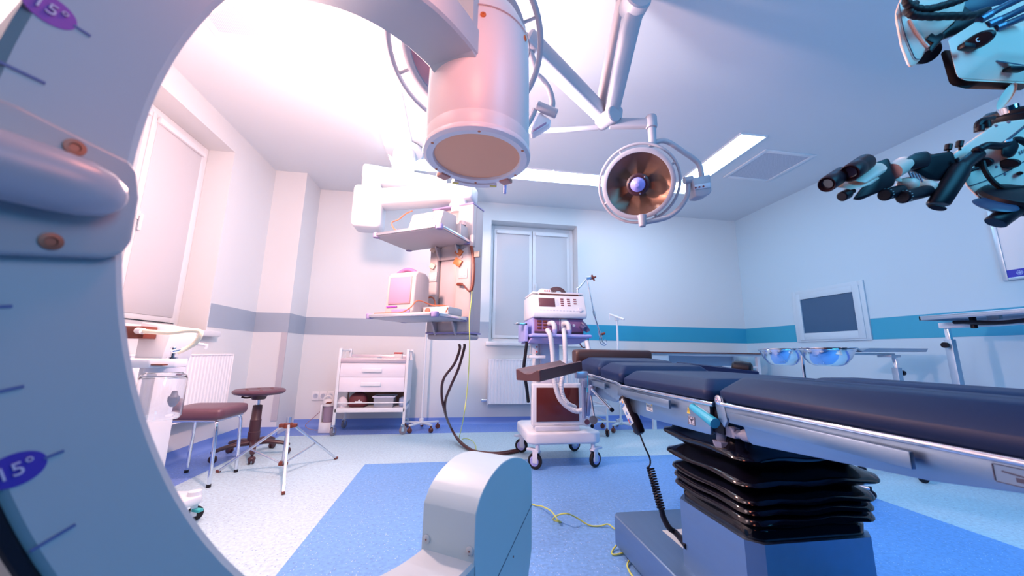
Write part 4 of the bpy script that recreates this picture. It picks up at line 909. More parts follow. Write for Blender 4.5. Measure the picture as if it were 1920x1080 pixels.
# ================================================================== DRAWER CART with contents
cx_, cX, cy_, cY = -1.275, -0.515, 4.32, 4.75
ct = thing('drawer_cart', 'white wheeled instrument cart with two drawers below the pendant', 'cart', ((cx_+cX)/2, (cy_+cY)/2, 0))
for x in (cx_+0.015, cX-0.015):
    for y in (cy_+0.015, cY-0.015):
        build(G().box((x-0.015, y-0.015, 0.11), (x+0.015, y+0.015, 0.93), 0.003), 'post', WHITE, ct)
        caster(ct, (x, y, 0), 0.045, 1.2 if x < -0.9 else 0.4, 0.115, ALU, M('grey_tyre', (0.22, 0.20, 0.24), 0.5), wid=0.022)
cab = build(G().box((cx_+0.03, cy_+0.012, 0.455), (cX-0.03, cY, 0.80), 0.002), 'cabinet', M('lilac_white_enamel', (0.78, 0.75, 0.82), 0.4), ct)
for z0, z1 in ((0.617, 0.752), (0.458, 0.614)):
    dr = build(G().box((cx_+0.034, cy_, z0), (cX-0.034, cy_+0.02, z1), 0.002), 'drawer', M('lilac_white_enamel', (0, 0, 0)), ct)
    zc = (z0+z1)/2+0.008; xc = -0.905
    build(G().box((xc-0.105, cy_-0.020, zc+0.004), (xc+0.105, cy_, zc+0.018), 0.004).box((xc-0.105, cy_-0.020, zc-0.022), (xc-0.095, cy_, zc+0.012), 0.003).box((xc+0.095, cy_-0.020, zc-0.022), (xc+0.105, cy_, zc+0.012), 0.003).box((xc-0.105, cy_-0.022, zc-0.024), (xc+0.105, cy_-0.014, zc+0.014), 0.003), 'handle', WHITE, dr)
g = G().box((cx_+0.03, cy_-0.004, 0.775), (cX-0.03, cy_+0.008, 0.822), 0.002); g.box((cx_+0.03, cy_, 0.795), (cX-0.03, cY, 0.803)); g.box((cx_+0.03, cY-0.01, 0.775), (cX-0.03, cY, 0.86), 0.002)
build(g, 'top_tray', M('satin_lilac_steel', (0.66, 0.58, 0.64), 0.3, 0.5), ct)
for x in (cx_+0.015, cX-0.015):
    build(G().cyl((x, cy_+0.02, 0.905), (x, cY-0.02, 0.905), 0.008).cyl((x, cy_+0.2, 0.905), (x, cy_+0.2, 0.80), 0.006), 'side_bar', WHITE, ct)
build(G().box((cX-0.004, cy_+0.04, 0.33), (cX, cY-0.02, 0.80)), 'side_panel', WHITE, ct)
build(G().box((cx_+0.01, cy_, 0.24), (cX-0.01, cY, 0.283), 0.004), 'lower_shelf', WHITE, ct)
build(G().cyl((cx_+0.02, cy_+0.01, 0.339), (cX-0.02, cy_+0.01, 0.339), 0.006), 'guard_rail', WHITE, ct)
build(G().box((cx_+0.03, cY-0.012, 0.283), (cX-0.03, cY-0.008, 0.45)), 'back_panel', M('brown_back_panel', (0.42, 0.22, 0.16), 0.5), ct)
zs = 0.283
bag = G(); rr = []
for t, k in ((0, 0.8), (0.06, 0.97), (0.3, 1.0), (0.7, 0.95), (0.9, 0.75), (1.0, 0.45)):
    rr.append([V((-1.055+0.098*k*math.copysign(abs(math.cos(a))**0.5, math.cos(a)), 4.46+0.075*k*math.copysign(abs(math.sin(a))**0.5, math.sin(a)), zs+0.145*t)) for a in [2*PI*j/24 for j in range(24)]])
bt = thing('instrument_bag', 'rounded dark maroon bag on the lower cart shelf', 'bag', (-1.055, 4.46, zs))
bgm = build(bag.loft(rr), 'body', M('dark_maroon_cloth', (0.11, 0.015, 0.025), 0.6), bt, ang=70)
build(G().tube([V((-1.12, 4.46, zs+0.13)), V((-1.08, 4.46, zs+0.152)), V((-1.03, 4.46, zs+0.152)), V((-0.99, 4.46, zs+0.13))], 0.008, 8, 4), 'carry_strap', M('dark_maroon_cloth', (0, 0, 0)), bt)
build(G().box((-1.075, 4.382, zs+0.055), (-1.0, 4.386, zs+0.068)).cyl((-1.03, 4.386, zs+0.075), (-1.03, 4.380, zs+0.075), 0.010), 'white_tag', WHITE, bgm)
g = G()
random.seed(7)
rr = []
for t, k in ((0, 0.85), (0.2, 1.0), (0.6, 0.95), (0.85, 0.7), (1.0, 0.25)):
    rr.append([V((-1.21+0.05*k*(1+0.12*math.sin(3*a+t*5))*math.cos(a), 4.42+0.05*k*math.sin(a)*(1+0.1*math.cos(4*a)), zs+0.115*t)) for a in [2*PI*j/20 for j in range(20)]])
solo(g.loft(rr), 'gauze_bag', M('frosted_bag', (0.78, 0.72, 0.76), 0.4), 'crumpled translucent white bag at the left end of the lower cart shelf', 'bag')
bx_ = thing('dark_box', 'upright dark box with white label behind the maroon bag', 'box', (-1.13, 4.6, zs))
bxb = build(G().box((-1.19, 4.56, zs), (-1.06, 4.66, zs+0.165), 0.003), 'carton', BLACK, bx_)
build(G().box((-1.185, 4.557, zs+0.07), (-1.115, 4.5605, zs+0.15)), 'label_panel', LABEL, bxb)
bi = thing('clear_bin', 'clear plastic bin at the right end of the lower cart shelf', 'bin', (-0.76, 4.45, zs))
g = G(); x0, x1, y0, y1 = -0.875, -0.655, 4.36, 4.55
g.prism([V((x0+0.01, y0+0.006, zs)), V((x1-0.01, y0+0.006, zs)), V((x1, y0, zs+0.115)), V((x0, y0, zs+0.115))], (0, 0.004, 0))
g.prism([V((x0+0.01, y1-0.006, zs)), V((x1-0.01, y1-0.006, zs)), V((x1, y1, zs+0.115)), V((x0, y1, zs+0.115))], (0, -0.004, 0))
g.prism([V((x0+0.01, y0+0.006, zs)), V((x0+0.01, y1-0.006, zs)), V((x0, y1, zs+0.115)), V((x0, y0, zs+0.115))], (0.004, 0, 0))
g.prism([V((x1-0.01, y0+0.006, zs)), V((x1-0.01, y1-0.006, zs)), V((x1, y1, zs+0.115)), V((x1, y0, zs+0.115))], (-0.004, 0, 0))
g.box((x0+0.01, y0+0.006, zs), (x1-0.01, y1-0.006, zs+0.004))
bw = build(g, 'bin_wall', CLEAR, bi)
g = G().box((x0-0.012, y0-0.012, zs+0.110), (x1+0.012, y0+0.002, zs+0.120), 0.002); g.box((x0-0.012, y1-0.002, zs+0.110), (x1+0.012, y1+0.012, zs+0.120), 0.002); g.box((x0-0.012, y0, zs+0.110), (x0+0.002, y1, zs+0.120), 0.002); g.box((x1-0.002, y0, zs+0.110), (x1+0.012, y1, zs+0.120), 0.002)
build(g, 'bin_rim', M('pale_lilac_rim', (0.74, 0.76, 0.92), 0.3), bi)
rr = [[V((-0.565+0.05*k*math.cos(a), 4.47+0.09*k*math.sin(a), zs+0.11*t)) for a in [2*PI*j/20 for j in range(20)]] for t, k in ((0, 0.8), (0.3, 1.0), (0.8, 0.9), (1, 0.3))]
solo(G().loft(rr), 'blue_drape', M('soft_blue_cloth', (0.34, 0.46, 0.70), 0.7), 'folded blue cloth tucked at the right end of the cart shelf', 'cloth')
# on the cart top
g = G(); rings = []
for t in range(9):
    x = -1.20+0.33*t/8; rings.append([V((x, 4.36, 0.8035)), V((x, 4.62, 0.8035)), V((x, 4.62, 0.828+0.006*math.sin(t))), V((x, 4.36, 0.832+0.006*math.cos(t*1.3)))])
solo(g.loft(rings), 'white_towel', BLIND, 'folded white towel on the top tray of the drawer cart', 'towel')
tb_ = thing('lidded_box', 'small pale box with red lid on the cart top', 'box', (-0.66, 4.5, 0.8035))
build(G().box((-0.70, 4.45, 0.8035), (-0.615, 4.55, 0.875), 0.004), 'body', CREAM, tb_)
build(G().box((-0.703, 4.447, 0.873), (-0.612, 4.553, 0.893), 0.004), 'lid', REDP, tb_)
# humidifier / suction canister beside the cart
su = thing('suction_canister', 'small suction unit with white head and dark canister left of the drawer cart', 'suction unit', (-1.40, 4.55, 0))
build(G().box((-1.455, 4.47, 0), (-1.33, 4.62, 0.11), 0.008).box((-1.46, 4.48, 0.0), (-1.44, 4.62, 0.30), 0.004), 'base', WHITE, su)
build(G().lathe([(0, 0.11), (0.05, 0.11), (0.054, 0.13), (0.054, 0.29), (0, 0.29)], (-1.385, 4.53, 0), Z3, 24), 'canister', M('plum_grey_canister', (0.30, 0.22, 0.30), 0.2), su)
hd = build(G().lathe([(0, 0.285), (0.066, 0.285), (0.07, 0.30), (0.068, 0.335), (0.05, 0.36), (0, 0.365)], (-1.385, 4.53, 0), Z3, 24), 'head', CREAM, su)
build(G().tube([V((-1.44, 4.50, 0.35)), V((-1.42, 4.49, 0.385)), V((-1.37, 4.49, 0.395)), V((-1.335, 4.50, 0.35))], 0.012, 8, 5), 'carry_handle', CREAM, su)
build(G().obox((-1.37, 4.465, 0.325), X3*0.055, Y3*0.012, V((0.02, 0, 0.02)), 0.003), 'grip_recess', BROWN, hd, root=su)
build(G().tube([V((-1.45, 4.5, 0.24)), V((-1.52, 4.5, 0.17)), V((-1.60, 4.5, 0.09)), V((-1.575, 4.5, 0.05)), V((-1.50, 4.5, 0.03)), V((-1.45, 4.5, 0.03))], 0.004, 6, 5), 'power_lead', M('rose_lead', (0.34, 0.20, 0.22), 0.5), su)
# wall sockets
for k in range(3):
    x = -1.695+0.085*k; ws = thing('wall_socket', ('left', 'middle', 'right')[k]+' white socket of the three low on the back wall', 'socket', (x, YB, 0.35), 'triple wall socket')
    a = build(G().box((x, YB-0.010, 0.30), (x+0.083, YB, 0.41), 0.003), 'plate', PVC, ws)
    build(G().lathe([(0, 0), (0.030, 0), (0.028, 0.002), (0.025, 0.002), (0.024, 0.0005), (0, 0.0005)], (x+0.0415, YB-0.0095, 0.355), (0, -1, 0), 20), 'socket_well', GREYW, a)

# ================================================================== INFUSION STANDS
def iv_stand(x, y, h, label, a0, hook=None, r=0.21):
    t = thing('infusion_stand', label, 'stand', (x, y, 0), 'white infusion stands at the back wall')
    build(G().cyl((x, y, 0.07), (x, y, h), 0.0125, seg=14).cyl((x, y, 0.06), (x, y, 0.13), 0.026), 'pole', WHITE, t)
    for k in range(5):
        a = a0+2*PI*k/5; d = V((math.cos(a), math.sin(a), 0))
        f = build(G().obox(V((x, y, 0.082))+d*(r/2), d*r, d.cross(Z3)*0.028, V((0, 0, 0.020))-d*0.0, 0.005), 'base_leg', WHITE, t)
        p = V((x, y, 0))+d*(r-0.01)
        build(G().cyl(p+Z3*0.05, p+Z3*0.075, 0.010).lathe([(0, -0.018), (0.022, -0.018), (0.027, -0.01), (0.027, 0.01), (0.022, 0.018), (0, 0.018)], p+Z3*0.0275, V((-d.y, d.x, 0)), 16), 'caster', BROWN, f, root=t)
    if hook: build(hook(x, y, h), 'top_bracket', WHITE, t)
    return t
iv_stand(-0.355, 4.56, 1.36, 'white five-legged pole stand right of the drawer cart', 0.35)
bxy = onZ(1166, 806, 0)
def hook(x, y, h):
    a = onY(1143, 589, y); b = onY(1170, 599, y-0.25)
    return G().cyl(a, b, 0.013).box((x-0.02, y-0.02, h-0.06), (x+0.02, y+0.02, h), 0.003).cyl(a+V((0.0, 0, -0.07)), a+V((0.0, 0, 0.01)), 0.007)
iv_stand(bxy.x-0.01, bxy.y, onY(1148, 592, bxy.y).z, 'white five-legged stand with bent top arm behind the operating table', 0.1, hook, 0.23)
# small wheeled frame table behind the ventilator
ft = thing('frame_table', 'white tubular wheeled table half hidden behind the ventilator', 'table', (1.5, 4.25, 0))
for x, y in ((1.27, 4.02), (1.72, 4.02), (1.27, 4.48), (1.72, 4.48)):
    build(G().cyl((x, y, 0.07), (x, y, 0.80), 0.013), 'leg', WHITE, ft); caster(ft, (x, y, 0), 0.034, 0.7, 0.09, BROWN, RUBBER)
g = G()
for z in (0.16, 0.33): g.cyl((1.27, 4.02, z), (1.72, 4.02, z), 0.010).cyl((1.27, 4.48, z), (1.72, 4.48, z), 0.010).cyl((1.27, 4.02, z), (1.27, 4.48, z), 0.010).cyl((1.72, 4.02, z), (1.72, 4.48, z), 0.010)
build(g, 'cross_bars', WHITE, ft)
build(G().box((1.26, 4.01, 0.22), (1.73, 4.49, 0.235)), 'lower_shelf', GREYW, ft); build(G().box((1.25, 4.0, 0.80), (1.74, 4.50, 0.83), 0.004), 'table_top', WHITE, ft)

# ================================================================== RADIATORS
RADW = M('bright_white_radiator_enamel', (0.90, 0.87, 0.89), 0.4)
def radiator(o, d, n, L_, z0, z1, label):
    t = thing('radiator', label, 'radiator', (o.x, o.y, z0), 'white panel radiators')
    g = G(); k = int(L_/0.042); up = Z3
    prof = []
    for i in range(k):
        a = i*L_/k; w_ = L_/k
        prof += [(a+0.12*w_, 0.006), (a+0.28*w_, 0.0), (a+0.72*w_, 0.0), (a+0.88*w_, 0.006)]
    front = [o+d*p[0]+n*(0.09-p[1]) for p in prof]; back = [o+d*p[0]+n*(0.075) for p in prof[::-1]]
    g.prism([p+Z3*z0 for p in front+back], Z3*(z1-z0), 0)
    build(g, 'front_panel', RADW, t)
    g = G().obox(o+d*L_/2+n*0.055+Z3*(z1+0.003), d*L_, n*0.075, Z3*0.012, 0.003)
    for i in range(int(L_/0.03)): g.obox(o+d*(0.02+i*0.03)+n*0.055+Z3*(z1+0.010), d*0.010, n*0.06, Z3*0.003)
    build(g, 'top_grille', RADW, t)
    for s_ in (0, L_): build(G().obox(o+d*s_+n*0.055+Z3*((z0+z1)/2), d*0.006, n*0.078, Z3*(z1-z0+0.02), 0.002), 'side_cover', RADW, t)
    build(G().obox(o+d*L_/2+n*0.02+Z3*((z0+z1)/2), d*(L_-0.04), n*0.012, Z3*(z1-z0-0.02)).obox(o+d*0.15+n*0.017+Z3*((z0+z1)/2), d*0.03, n*0.03, Z3*0.3).obox(o+d*(L_-0.15)+n*0.017+Z3*((z0+z1)/2), d*0.03, n*0.03, Z3*0.3), 'rear_panel', RADW, t)
    return t
ra = radiator(V((0.44, YB, 0)), X3, -Y3, 1.25, 0.255, 0.815, 'white ribbed radiator under the back window')
build(G().cyl((0.44, YB-0.055, 0.30), (0.385, YB-0.055, 0.30), 0.016).cyl((0.40, YB-0.055, 0.30), (0.40, YB-0.002, 0.30), 0.011).cyl((0.385, YB-0.055, 0.30), (0.362, YB-0.055, 0.30), 0.02), 'valve', ALU, ra)
rb = radiator(V((XL, 3.95, 0)), -Y3, X3, 1.45, 0.32, 0.845, 'white ribbed radiator under the left window')
build(G().cyl((XL+0.055, 3.95, 0.83), (XL+0.055, 3.985, 0.83), 0.022), 'bleed_cap', RADW, rb)

# ================================================================== STOOLS AND TRIPOD
st = thing('square_stool', 'square stool with brown padded seat and chrome tube legs', 'stool', (-1.745, 3.02, 0))
def superrr(cx, cy, hx, hy, z, k=1.0, n=40, p=0.22):
    return [V((cx+hx*k*math.copysign(abs(math.cos(a))**p, math.cos(a)), cy+hy*k*math.copysign(abs(math.sin(a))**p, math.sin(a)), z)) for a in [2*PI*j/n for j in range(n)]]
build(G().loft([superrr(-1.745, 3.02, 0.19, 0.185, z, k) for z, k in ((0.425, 0.93), (0.43, 0.97), (0.445, 1.0), (0.475, 1.0), (0.490, 0.97), (0.497, 0.88), (0.500, 0.5))]), 'seat', GLOWMAROON, st, ang=60)
fr_ = build(G().tube([V((x, y, 0.418)) for x, y in ((-1.90, 2.87), (-1.59, 2.87), (-1.59, 3.17), (-1.90, 3.17))], 0.010, 8, 1, closed=True), 'seat_frame', CHROME, st)
for x, y in ((-1.57, 2.85), (-1.575, 3.165), (-1.92, 3.19), (-1.915, 2.85)):
    dx, dy = (-1.745-x)*0.35, (3.02-y)*0.35
    lg = build(G().tube([V((x, y, 0.012)), V((x+dx*0.15, y+dy*0.15, 0.30)), V((x+dx*0.22, y+dy*0.22, 0.385)), V((x+dx*0.45, y+dy*0.45, 0.412)), V((x+dx*1.2, y+dy*1.2, 0.418))], 0.0115, 12, 5), 'leg', CHROME, st)
    build(G().cyl((x, y, 0.0), (x, y, 0.02), 0.0135), 'foot_cap', RUBBER, lg)
sx_, sy_ = -1.69, 3.60
sw = thing('swivel_stool', 'round black swivel stool on five wheeled feet by the wall guard', 'stool', (sx_, sy_, 0))
stv = build(G().lathe([(0, 0.515), (0.15, 0.512), (0.185, 0.520), (0.198, 0.533), (0.198, 0.545), (0.185, 0.556), (0.15, 0.558), (0.06, 0.552), (0, 0.55)], (sx_, sy_, 0), Z3, 40), 'seat', GLOWMAROON, sw)
for k in range(6):
    a = k*PI/3; build(G().lathe([(0, 0), (0.014, 0), (0.012, 0.002), (0, 0.001)], (sx_+0.11*math.cos(a), sy_+0.11*math.sin(a), 0.5565), Z3, 12), 'seat_dimple', BROWN, stv)
BL2 = M('glow_reddened_black_plastic', (0.055, 0.018, 0.025), 0.4)  # black plastic with the glow's red put into the base colour
build(G().lathe([(0, 0.47), (0.05, 0.47), (0.07, 0.515), (0, 0.515)], (sx_, sy_, 0), Z3, 20), 'seat_plate', BL2, sw)
build(G().cyl((sx_, sy_, 0.40), (sx_, sy_, 0.49), 0.016), 'piston', CHROME, sw)
build(G().lathe([(0.046, 0.10), (0.046, 0.20), (0.042, 0.205), (0.042, 0.30), (0.038, 0.305), (0.036, 0.42), (0.02, 0.425), (0.0, 0.425)], (sx_, sy_, 0), Z3, 20), 'gas_column', BL2, sw)
build(G().tube([V((sx_-0.03, sy_, 0.495)), V((sx_-0.09, sy_-0.02, 0.485)), V((sx_-0.125, sy_-0.03, 0.495))], 0.008, 8, 4), 'height_lever', BL2, sw)
for k in range(5):
    a = 0.15+2*PI*k/5; d = V((math.cos(a), math.sin(a), 0)); c0 = V((sx_, sy_, 0)); rings = []
    for t, w_, zc, hh in ((0.02, 0.030, 0.115, 0.05), (0.12, 0.026, 0.115, 0.04), (0.22, 0.021, 0.10, 0.032), (0.27, 0.019, 0.085, 0.03), (0.285, 0.012, 0.082, 0.02)):
        sd_ = V((-d.y, d.x, 0)); c_ = c0+d*t+Z3*zc; rings.append([c_+sd_*w_*math.cos(b)+Z3*hh/2*math.sin(b) for b in [2*PI*j/12 for j in range(12)]])
    lg = build(G().loft(rings), 'star_leg', BL2, sw)
    p = c0+d*0.268; ax_ = V((-d.y, d.x, 0)); g = G().cyl(p+Z3*0.045, p+Z3*0.085, 0.010)
    for q in (-1, 1): g.lathe([(0, 0), (0.022, 0), (0.027, 0.004), (0.027, 0.012), (0.02, 0.018), (0, 0.018)], p+Z3*0.027+ax_*q*0.004, ax_*q, 18)
    g.ell(p+Z3*0.040, 0.028, 0.028, 0.018); build(g, 'caster', BL2, lg, root=sw)
tp = thing('tripod_base', 'low aluminium tripod base with dark collar left of the blue floor patch', 'tripod', (-1.2, 3.05, 0))
ap = V((-1.205, 3.05, 0.352)); lowc = V((-1.211, 3.05, 0.085))
build(G().cyl(lowc-Z3*0.03, ap+Z3*0.03, 0.0125, seg=14).cyl(ap, ap+Z3*0.055, 0.017), 'centre_tube', ALU, tp)
build(G().cyl(ap-Z3*0.022, ap+Z3*0.012, 0.030).obox(ap+V((0.035, 0, -0.005)), X3*0.05, Y3*0.03, Z3*0.026, 0.004).obox(ap+V((-0.035, 0, -0.005)), X3*0.05, Y3*0.03, Z3*0.026, 0.004), 'top_collar', BROWN, tp)
build(G().cyl(lowc-Z3*0.014, lowc+Z3*0.014, 0.024).obox(lowc+V((0.01, -0.02, 0)), X3*0.06, Y3*0.025, Z3*0.022, 0.004), 'lower_collar', BROWN, tp)
for f in (V((-1.037, 2.67, 0.008)), V((-1.696, 3.169, 0.008)), V((-0.953, 3.434, 0.008))):
    h_ = V((f.x-ap.x, f.y-ap.y, 0)).normalized(); s_ = ap+h_*0.03
    lg = build(G().obox((s_+f)/2, f-s_, h_.cross(Z3)*0.018, (f-s_).normalized().cross(h_.cross(Z3))*0.016, 0.003), 'leg', ALU, tp)
    build(G().obox(f+V((0, 0, 0.002)), h_*0.03, h_.cross(Z3)*0.021, Z3*0.018, 0.004), 'foot_cap', BROWN, lg)
    mid = s_.lerp(f, 0.52); lc = lowc+h_*0.025
    build(G().obox((mid+lc)/2, mid-lc, h_.cross(Z3)*0.014, (mid-lc).normalized().cross(h_.cross(Z3))*0.010, 0.002), 'strut', ALU, lg)

# ================================================================== SUCTION STATION at the left
sn = thing('suction_trolley', 'white suction trolley with a large clear jar beside the square stool', 'suction unit', (-1.45, 2.05, 0))
jx, jy = -1.365, 2.0
build(G().lathe([(0.078, 0.575), (0.086, 0.585), (0.088, 0.60), (0.088, 0.755), (0.082, 0.775), (0.066, 0.785), (0.066, 0.795), (0.062, 0.795), (0.062, 0.784), (0.078, 0.771), (0.084, 0.753), (0.084, 0.60), (0.080, 0.583), (0, 0.581), (0, 0.574), (0.078, 0.574)], (jx, jy, 0), Z3, 40, cap=False), 'suction_jar', M('clear_jar_glass', (0.96, 0.98, 1.0), 0.03, trans=1.0), sn)
build(G().lathe([(0, 0.625), (0.010, 0.628), (0.016, 0.64), (0.022, 0.655), (0.022, 0.672), (0.014, 0.68), (0.010, 0.70), (0, 0.702)], (jx+0.050, jy+0.01, 0.0), Z3, 16), 'float_valve', M('smoky_grey_float', (0.42, 0.42, 0.50), 0.5), sn)
lid = build(G().lathe([(0, 0.79), (0.074, 0.79), (0.074, 0.812), (0.05, 0.815), (0, 0.815)], (jx, jy, 0), Z3, 32), 'jar_lid', GREYW, sn)
bl = build(G().prism([V((x, y, 0.812)) for x, y in ((-1.30, 1.96), (-1.29, 2.02), (-1.32, 2.07), (-1.75, 2.10), (-1.75, 1.86), (-1.36, 1.89))], (0, 0, 0.038), 0.006), 'bracket_plate', WHITE, sn)
build(G().box((-1.38, 1.895, 0.823), (-1.31, 1.93, 0.828)), 'dark_slot', BROWN, bl)
build(G().cyl((-1.345, 2.0, 0.85), (-1.345, 2.0, 0.858), 0.022).cyl((-1.345, 2.0, 0.855), (-1.345, 2.0, 0.895), 0.009).cyl((-1.345, 1.99, 0.885), (-1.325, 2.02, 0.895), 0.009).ell((-1.345, 2.0, 0.90), 0.012, 0.012, 0.012), 'valve', CHROME, sn)
build(G().prism([V((x, 2.10, z)) for x, z in ((-1.58, 0.83), (-1.46, 0.83), (-1.44, 0.96), (-1.45, 1.01), (-1.58, 1.03))], (0, 0.20, 0), 0.006), 'pump_housing', WHITE, sn)
build(G().box((-1.62, 2.02, 0.945), (-1.50, 2.10, 1.005), 0.004), 'pump_block', BROWN, sn)
build(G().tube([onY(262, 620, 2.02), onY(280, 622, 2.0), onY(320, 624, 2.0), onY(350, 620, 2.02), onY(373, 621, 2.04), onY(376, 628, 2.04), onY(366, 643, 2.04), onY(350, 653, 2.03), onY(332, 661, 2.01)], 0.011, 10, 6), 'suction_tube', TUBEY, sn)
build(G().cyl(onY(258, 620, 2.02), onY(268, 621, 2.0), 0.015), 'tube_nozzle', CREAM, sn)
build(G().tube([V((x, 2.32, z)) for x, z in ((-1.72, 0.80), (-1.70, 0.93), (-1.42, 0.925), (-1.40, 0.90))], 0.008, 8, 3), 'push_handle', WHITE, sn)
build(G().lathe([(0.05, 0.80), (0.058, 0.81), (0.058, 0.92), (0.045, 0.94), (0, 0.945)], (-1.60, 1.97, 0.02), Z3, 24), 'rear_jar', GLASS, sn)
build(G().box((-1.56, 2.11, 0.13), (-1.48, 2.29, 0.83), 0.01), 'column', WHITE, sn)
build(G().prism([V((x, y, 0.09)) for x, y in ((-1.62, 2.0), (-1.34, 2.24), (-1.30, 2.32), (-1.37, 2.40), (-1.66, 2.42), (-1.74, 2.2))], (0, 0, 0.04), 0.01), 'base', WHITE, sn)
for x, y in ((-1.33, 2.33), (-1.66, 2.38), (-1.63, 2.05)):
    f = caster(sn, (x, y, 0), 0.038, 0.6, 0.095, WHITE, RUBBER)
build(G().cyl((-1.345, 2.33, 0.088), (-1.345, 2.33, 0.15), 0.036, 0.03), 'bumper_cup', WHITE, sn)
build(G().obox((-1.31, 2.31, 0.062), V((0.05, -0.02, 0)), V((0.01, 0.025, 0)), Z3*0.014, 0.003), 'brake_tab', M('teal_tab', (0.05, 0.42, 0.42), 0.4), sn)

# ================================================================== BACK COUNTER, WALL SCREEN, WHITEBOARD
co = thing('wall_counter', 'long counter with thin dark top along the back wall', 'counter', (3.2, 4.55, 0))
build(G().box((2.40, 4.28, 0.932), (4.10, 4.86, 0.946), 0.002), 'worktop', BROWN, co)
build(G().box((2.44, 4.33, 0.90), (4.06, 4.84, 0.932)), 'apron', GREYW, co)
dw = build(G().box((2.46, 4.31, 0.60), (2.70, 4.82, 0.90), 0.003), 'drawer_unit', WHITE, co)
build(G().box((2.48, 4.300, 0.83), (2.68, 4.312, 0.895), 0.002).box((2.48, 4.300, 0.70), (2.68, 4.312, 0.82), 0.002), 'drawer_front', WHITE, dw)
build(G().box((2.72, 4.80, 0.30), (4.05, 4.82, 0.90)), 'back_panel', M('blue_shade_panel', (0.42, 0.52, 0.66), 0.5), co)  # sheet coloured as the blue shadow on the wall under the counter
for x, y in ((2.48, 4.36), (2.48, 4.78), (4.02, 4.36), (4.02, 4.78)): build(G().box((x-0.02, y-0.02, 0), (x+0.02, y+0.02, 0.90)), 'leg', WHITE, co)
build(G().box((3.5, 4.35, 0.745), (4.04, 4.38, 0.775)), 'cross_rail', WHITE, co)
ws = thing('wall_screen', 'dark slate screen in a white frame set into the right wall', 'screen', (XR, 3.61, 1.09))
HATCH = M('blue_cast_screen_frame', (0.50, 0.64, 0.73), 0.4)  # white frame with the blue light cast put into its colour
g = G(); a0, a1, b0, b1 = 3.187, 4.037, 1.092, 1.735; f = 0.10
def frm(g, y0, y1, z0, z1, x0, x1, fy, fb, ft_):
    g.box((x0, y0, z0), (x1, y0+fy, z1), 0.003).box((x0, y1-fy, z0), (x1, y1, z1), 0.003).box((x0, y0+fy, z0), (x1, y1-fy, z0+fb), 0.003).box((x0, y0+fy, z1-ft_), (x1, y1-fy, z1), 0.003); return g
of = build(frm(g, a0, a1, b0, b1, XR-0.018, XR, 0.055, 0.05, 0.055), 'outer_frame', HATCH, ws)
build(frm(G(), a0+0.045, a1-0.045, b0+0.02, b1-0.045, XR-0.026, XR-0.004, 0.07, 0.085, 0.07), 'inner_frame', HATCH, of)
build(G().box((XR-0.012, a0+0.10, b0+0.10), (XR-0.005, a1-0.10, b1-0.10)), 'screen', SCREENBLUE, ws)
wb = thing('whiteboard', 'white board in an aluminium frame at the right edge, blue strip along its bottom', 'board', (XR, 1.6, 1.52))
build(frm(G(), 1.0, 2.19, 1.523, 2.117, XR-0.022, XR, 0.03, 0.022, 0.022), 'frame', M('satin_blue_aluminium', (0.45, 0.58, 0.68), 0.35, 0.6), wb)
brd = build(G().box((XR-0.014, 1.02, 1.53), (XR-0.004, 2.17, 2.11)), 'board', PVC, wb)
stp = build(G().box((XR-0.0165, 1.03, 1.545), (XR-0.013, 2.165, 1.605)), 'blue_strip', BLUEP, brd)
# small pale flower-like emblem on the strip
g = G()
for k in range(6):
    a = k*PI/3; g.lathe([(0.007, 0), (0.009, 0), (0.009, 0.0008), (0.007, 0.0008), (0.007, 0)], (XR-0.0165, 2.095+0.010*math.cos(a), 1.575+0.010*math.sin(a)), (-1, 0, 0), 14, cap=False)
build(g, 'emblem', M('pale_blue_print', (0.45, 0.6, 0.9), 0.5), brd, root=wb)

# ================================================================== BASIN STAND AND INSTRUMENT STANDS (right)
bs = thing('basin_stand', 'steel stand with two ring holders in front of the wall screen', 'stand', (2.75, 2.65, 0))
def bowl_at(p, R_): return p
bowls = []
for (x, y, d, R_, h_, lb) in ((1465, 655.5, 2.95, 0.158, 0.125, 'left of the two steel basins on the stand, nearer the room corner'), (1548.5, 654.5, 2.5, 0.158, 0.115, 'right of the two steel basins on the stand, below the wall screen')):
    c_ = D(x, y, d); bowls.append((c_, R_))
    pr = [(0, -h_), (R_*0.45, -h_), (R_*0.62, -h_*0.88), (R_*0.82, -h_*0.55), (R_*0.93, -h_*0.2), (R_*0.955, 0), (R_*1.02, 0.004), (R_*1.02, 0.007), (R_*0.95, 0.006), (R_*0.92, -h_*0.2), (R_*0.80, -h_*0.53), (R_*0.60, -h_*0.84), (R_*0.44, -h_*0.95), (0, -h_*0.95)]
    solo(G().lathe(pr, c_, Z3, 48, cap=False), 'steel_basin', CHROME, lb, 'basin', 'steel basins on the ring stand')
pc = D(1503, 660, 2.72); pc.z = 0
build(G().cyl(pc+Z3*0.06, pc+Z3*0.975, 0.0115), 'pole', CHROME, bs)
for c_, R_ in bowls:
    pts = [c_+V((R_*0.975*math.cos(a), R_*0.975*math.sin(a), -0.006)) for a in [2*PI*k/32 for k in range(32)]]
    dd = V((pc.x-c_.x, pc.y-c_.y, 0)); 
    build(G().tube(pts, 0.005, 8, 1, closed=True).cyl(c_+dd.normalized()*R_*0.975-Z3*0.006, V((pc.x, pc.y, c_.z-0.006)), 0.005), 'ring_holder', CHROME, bs)
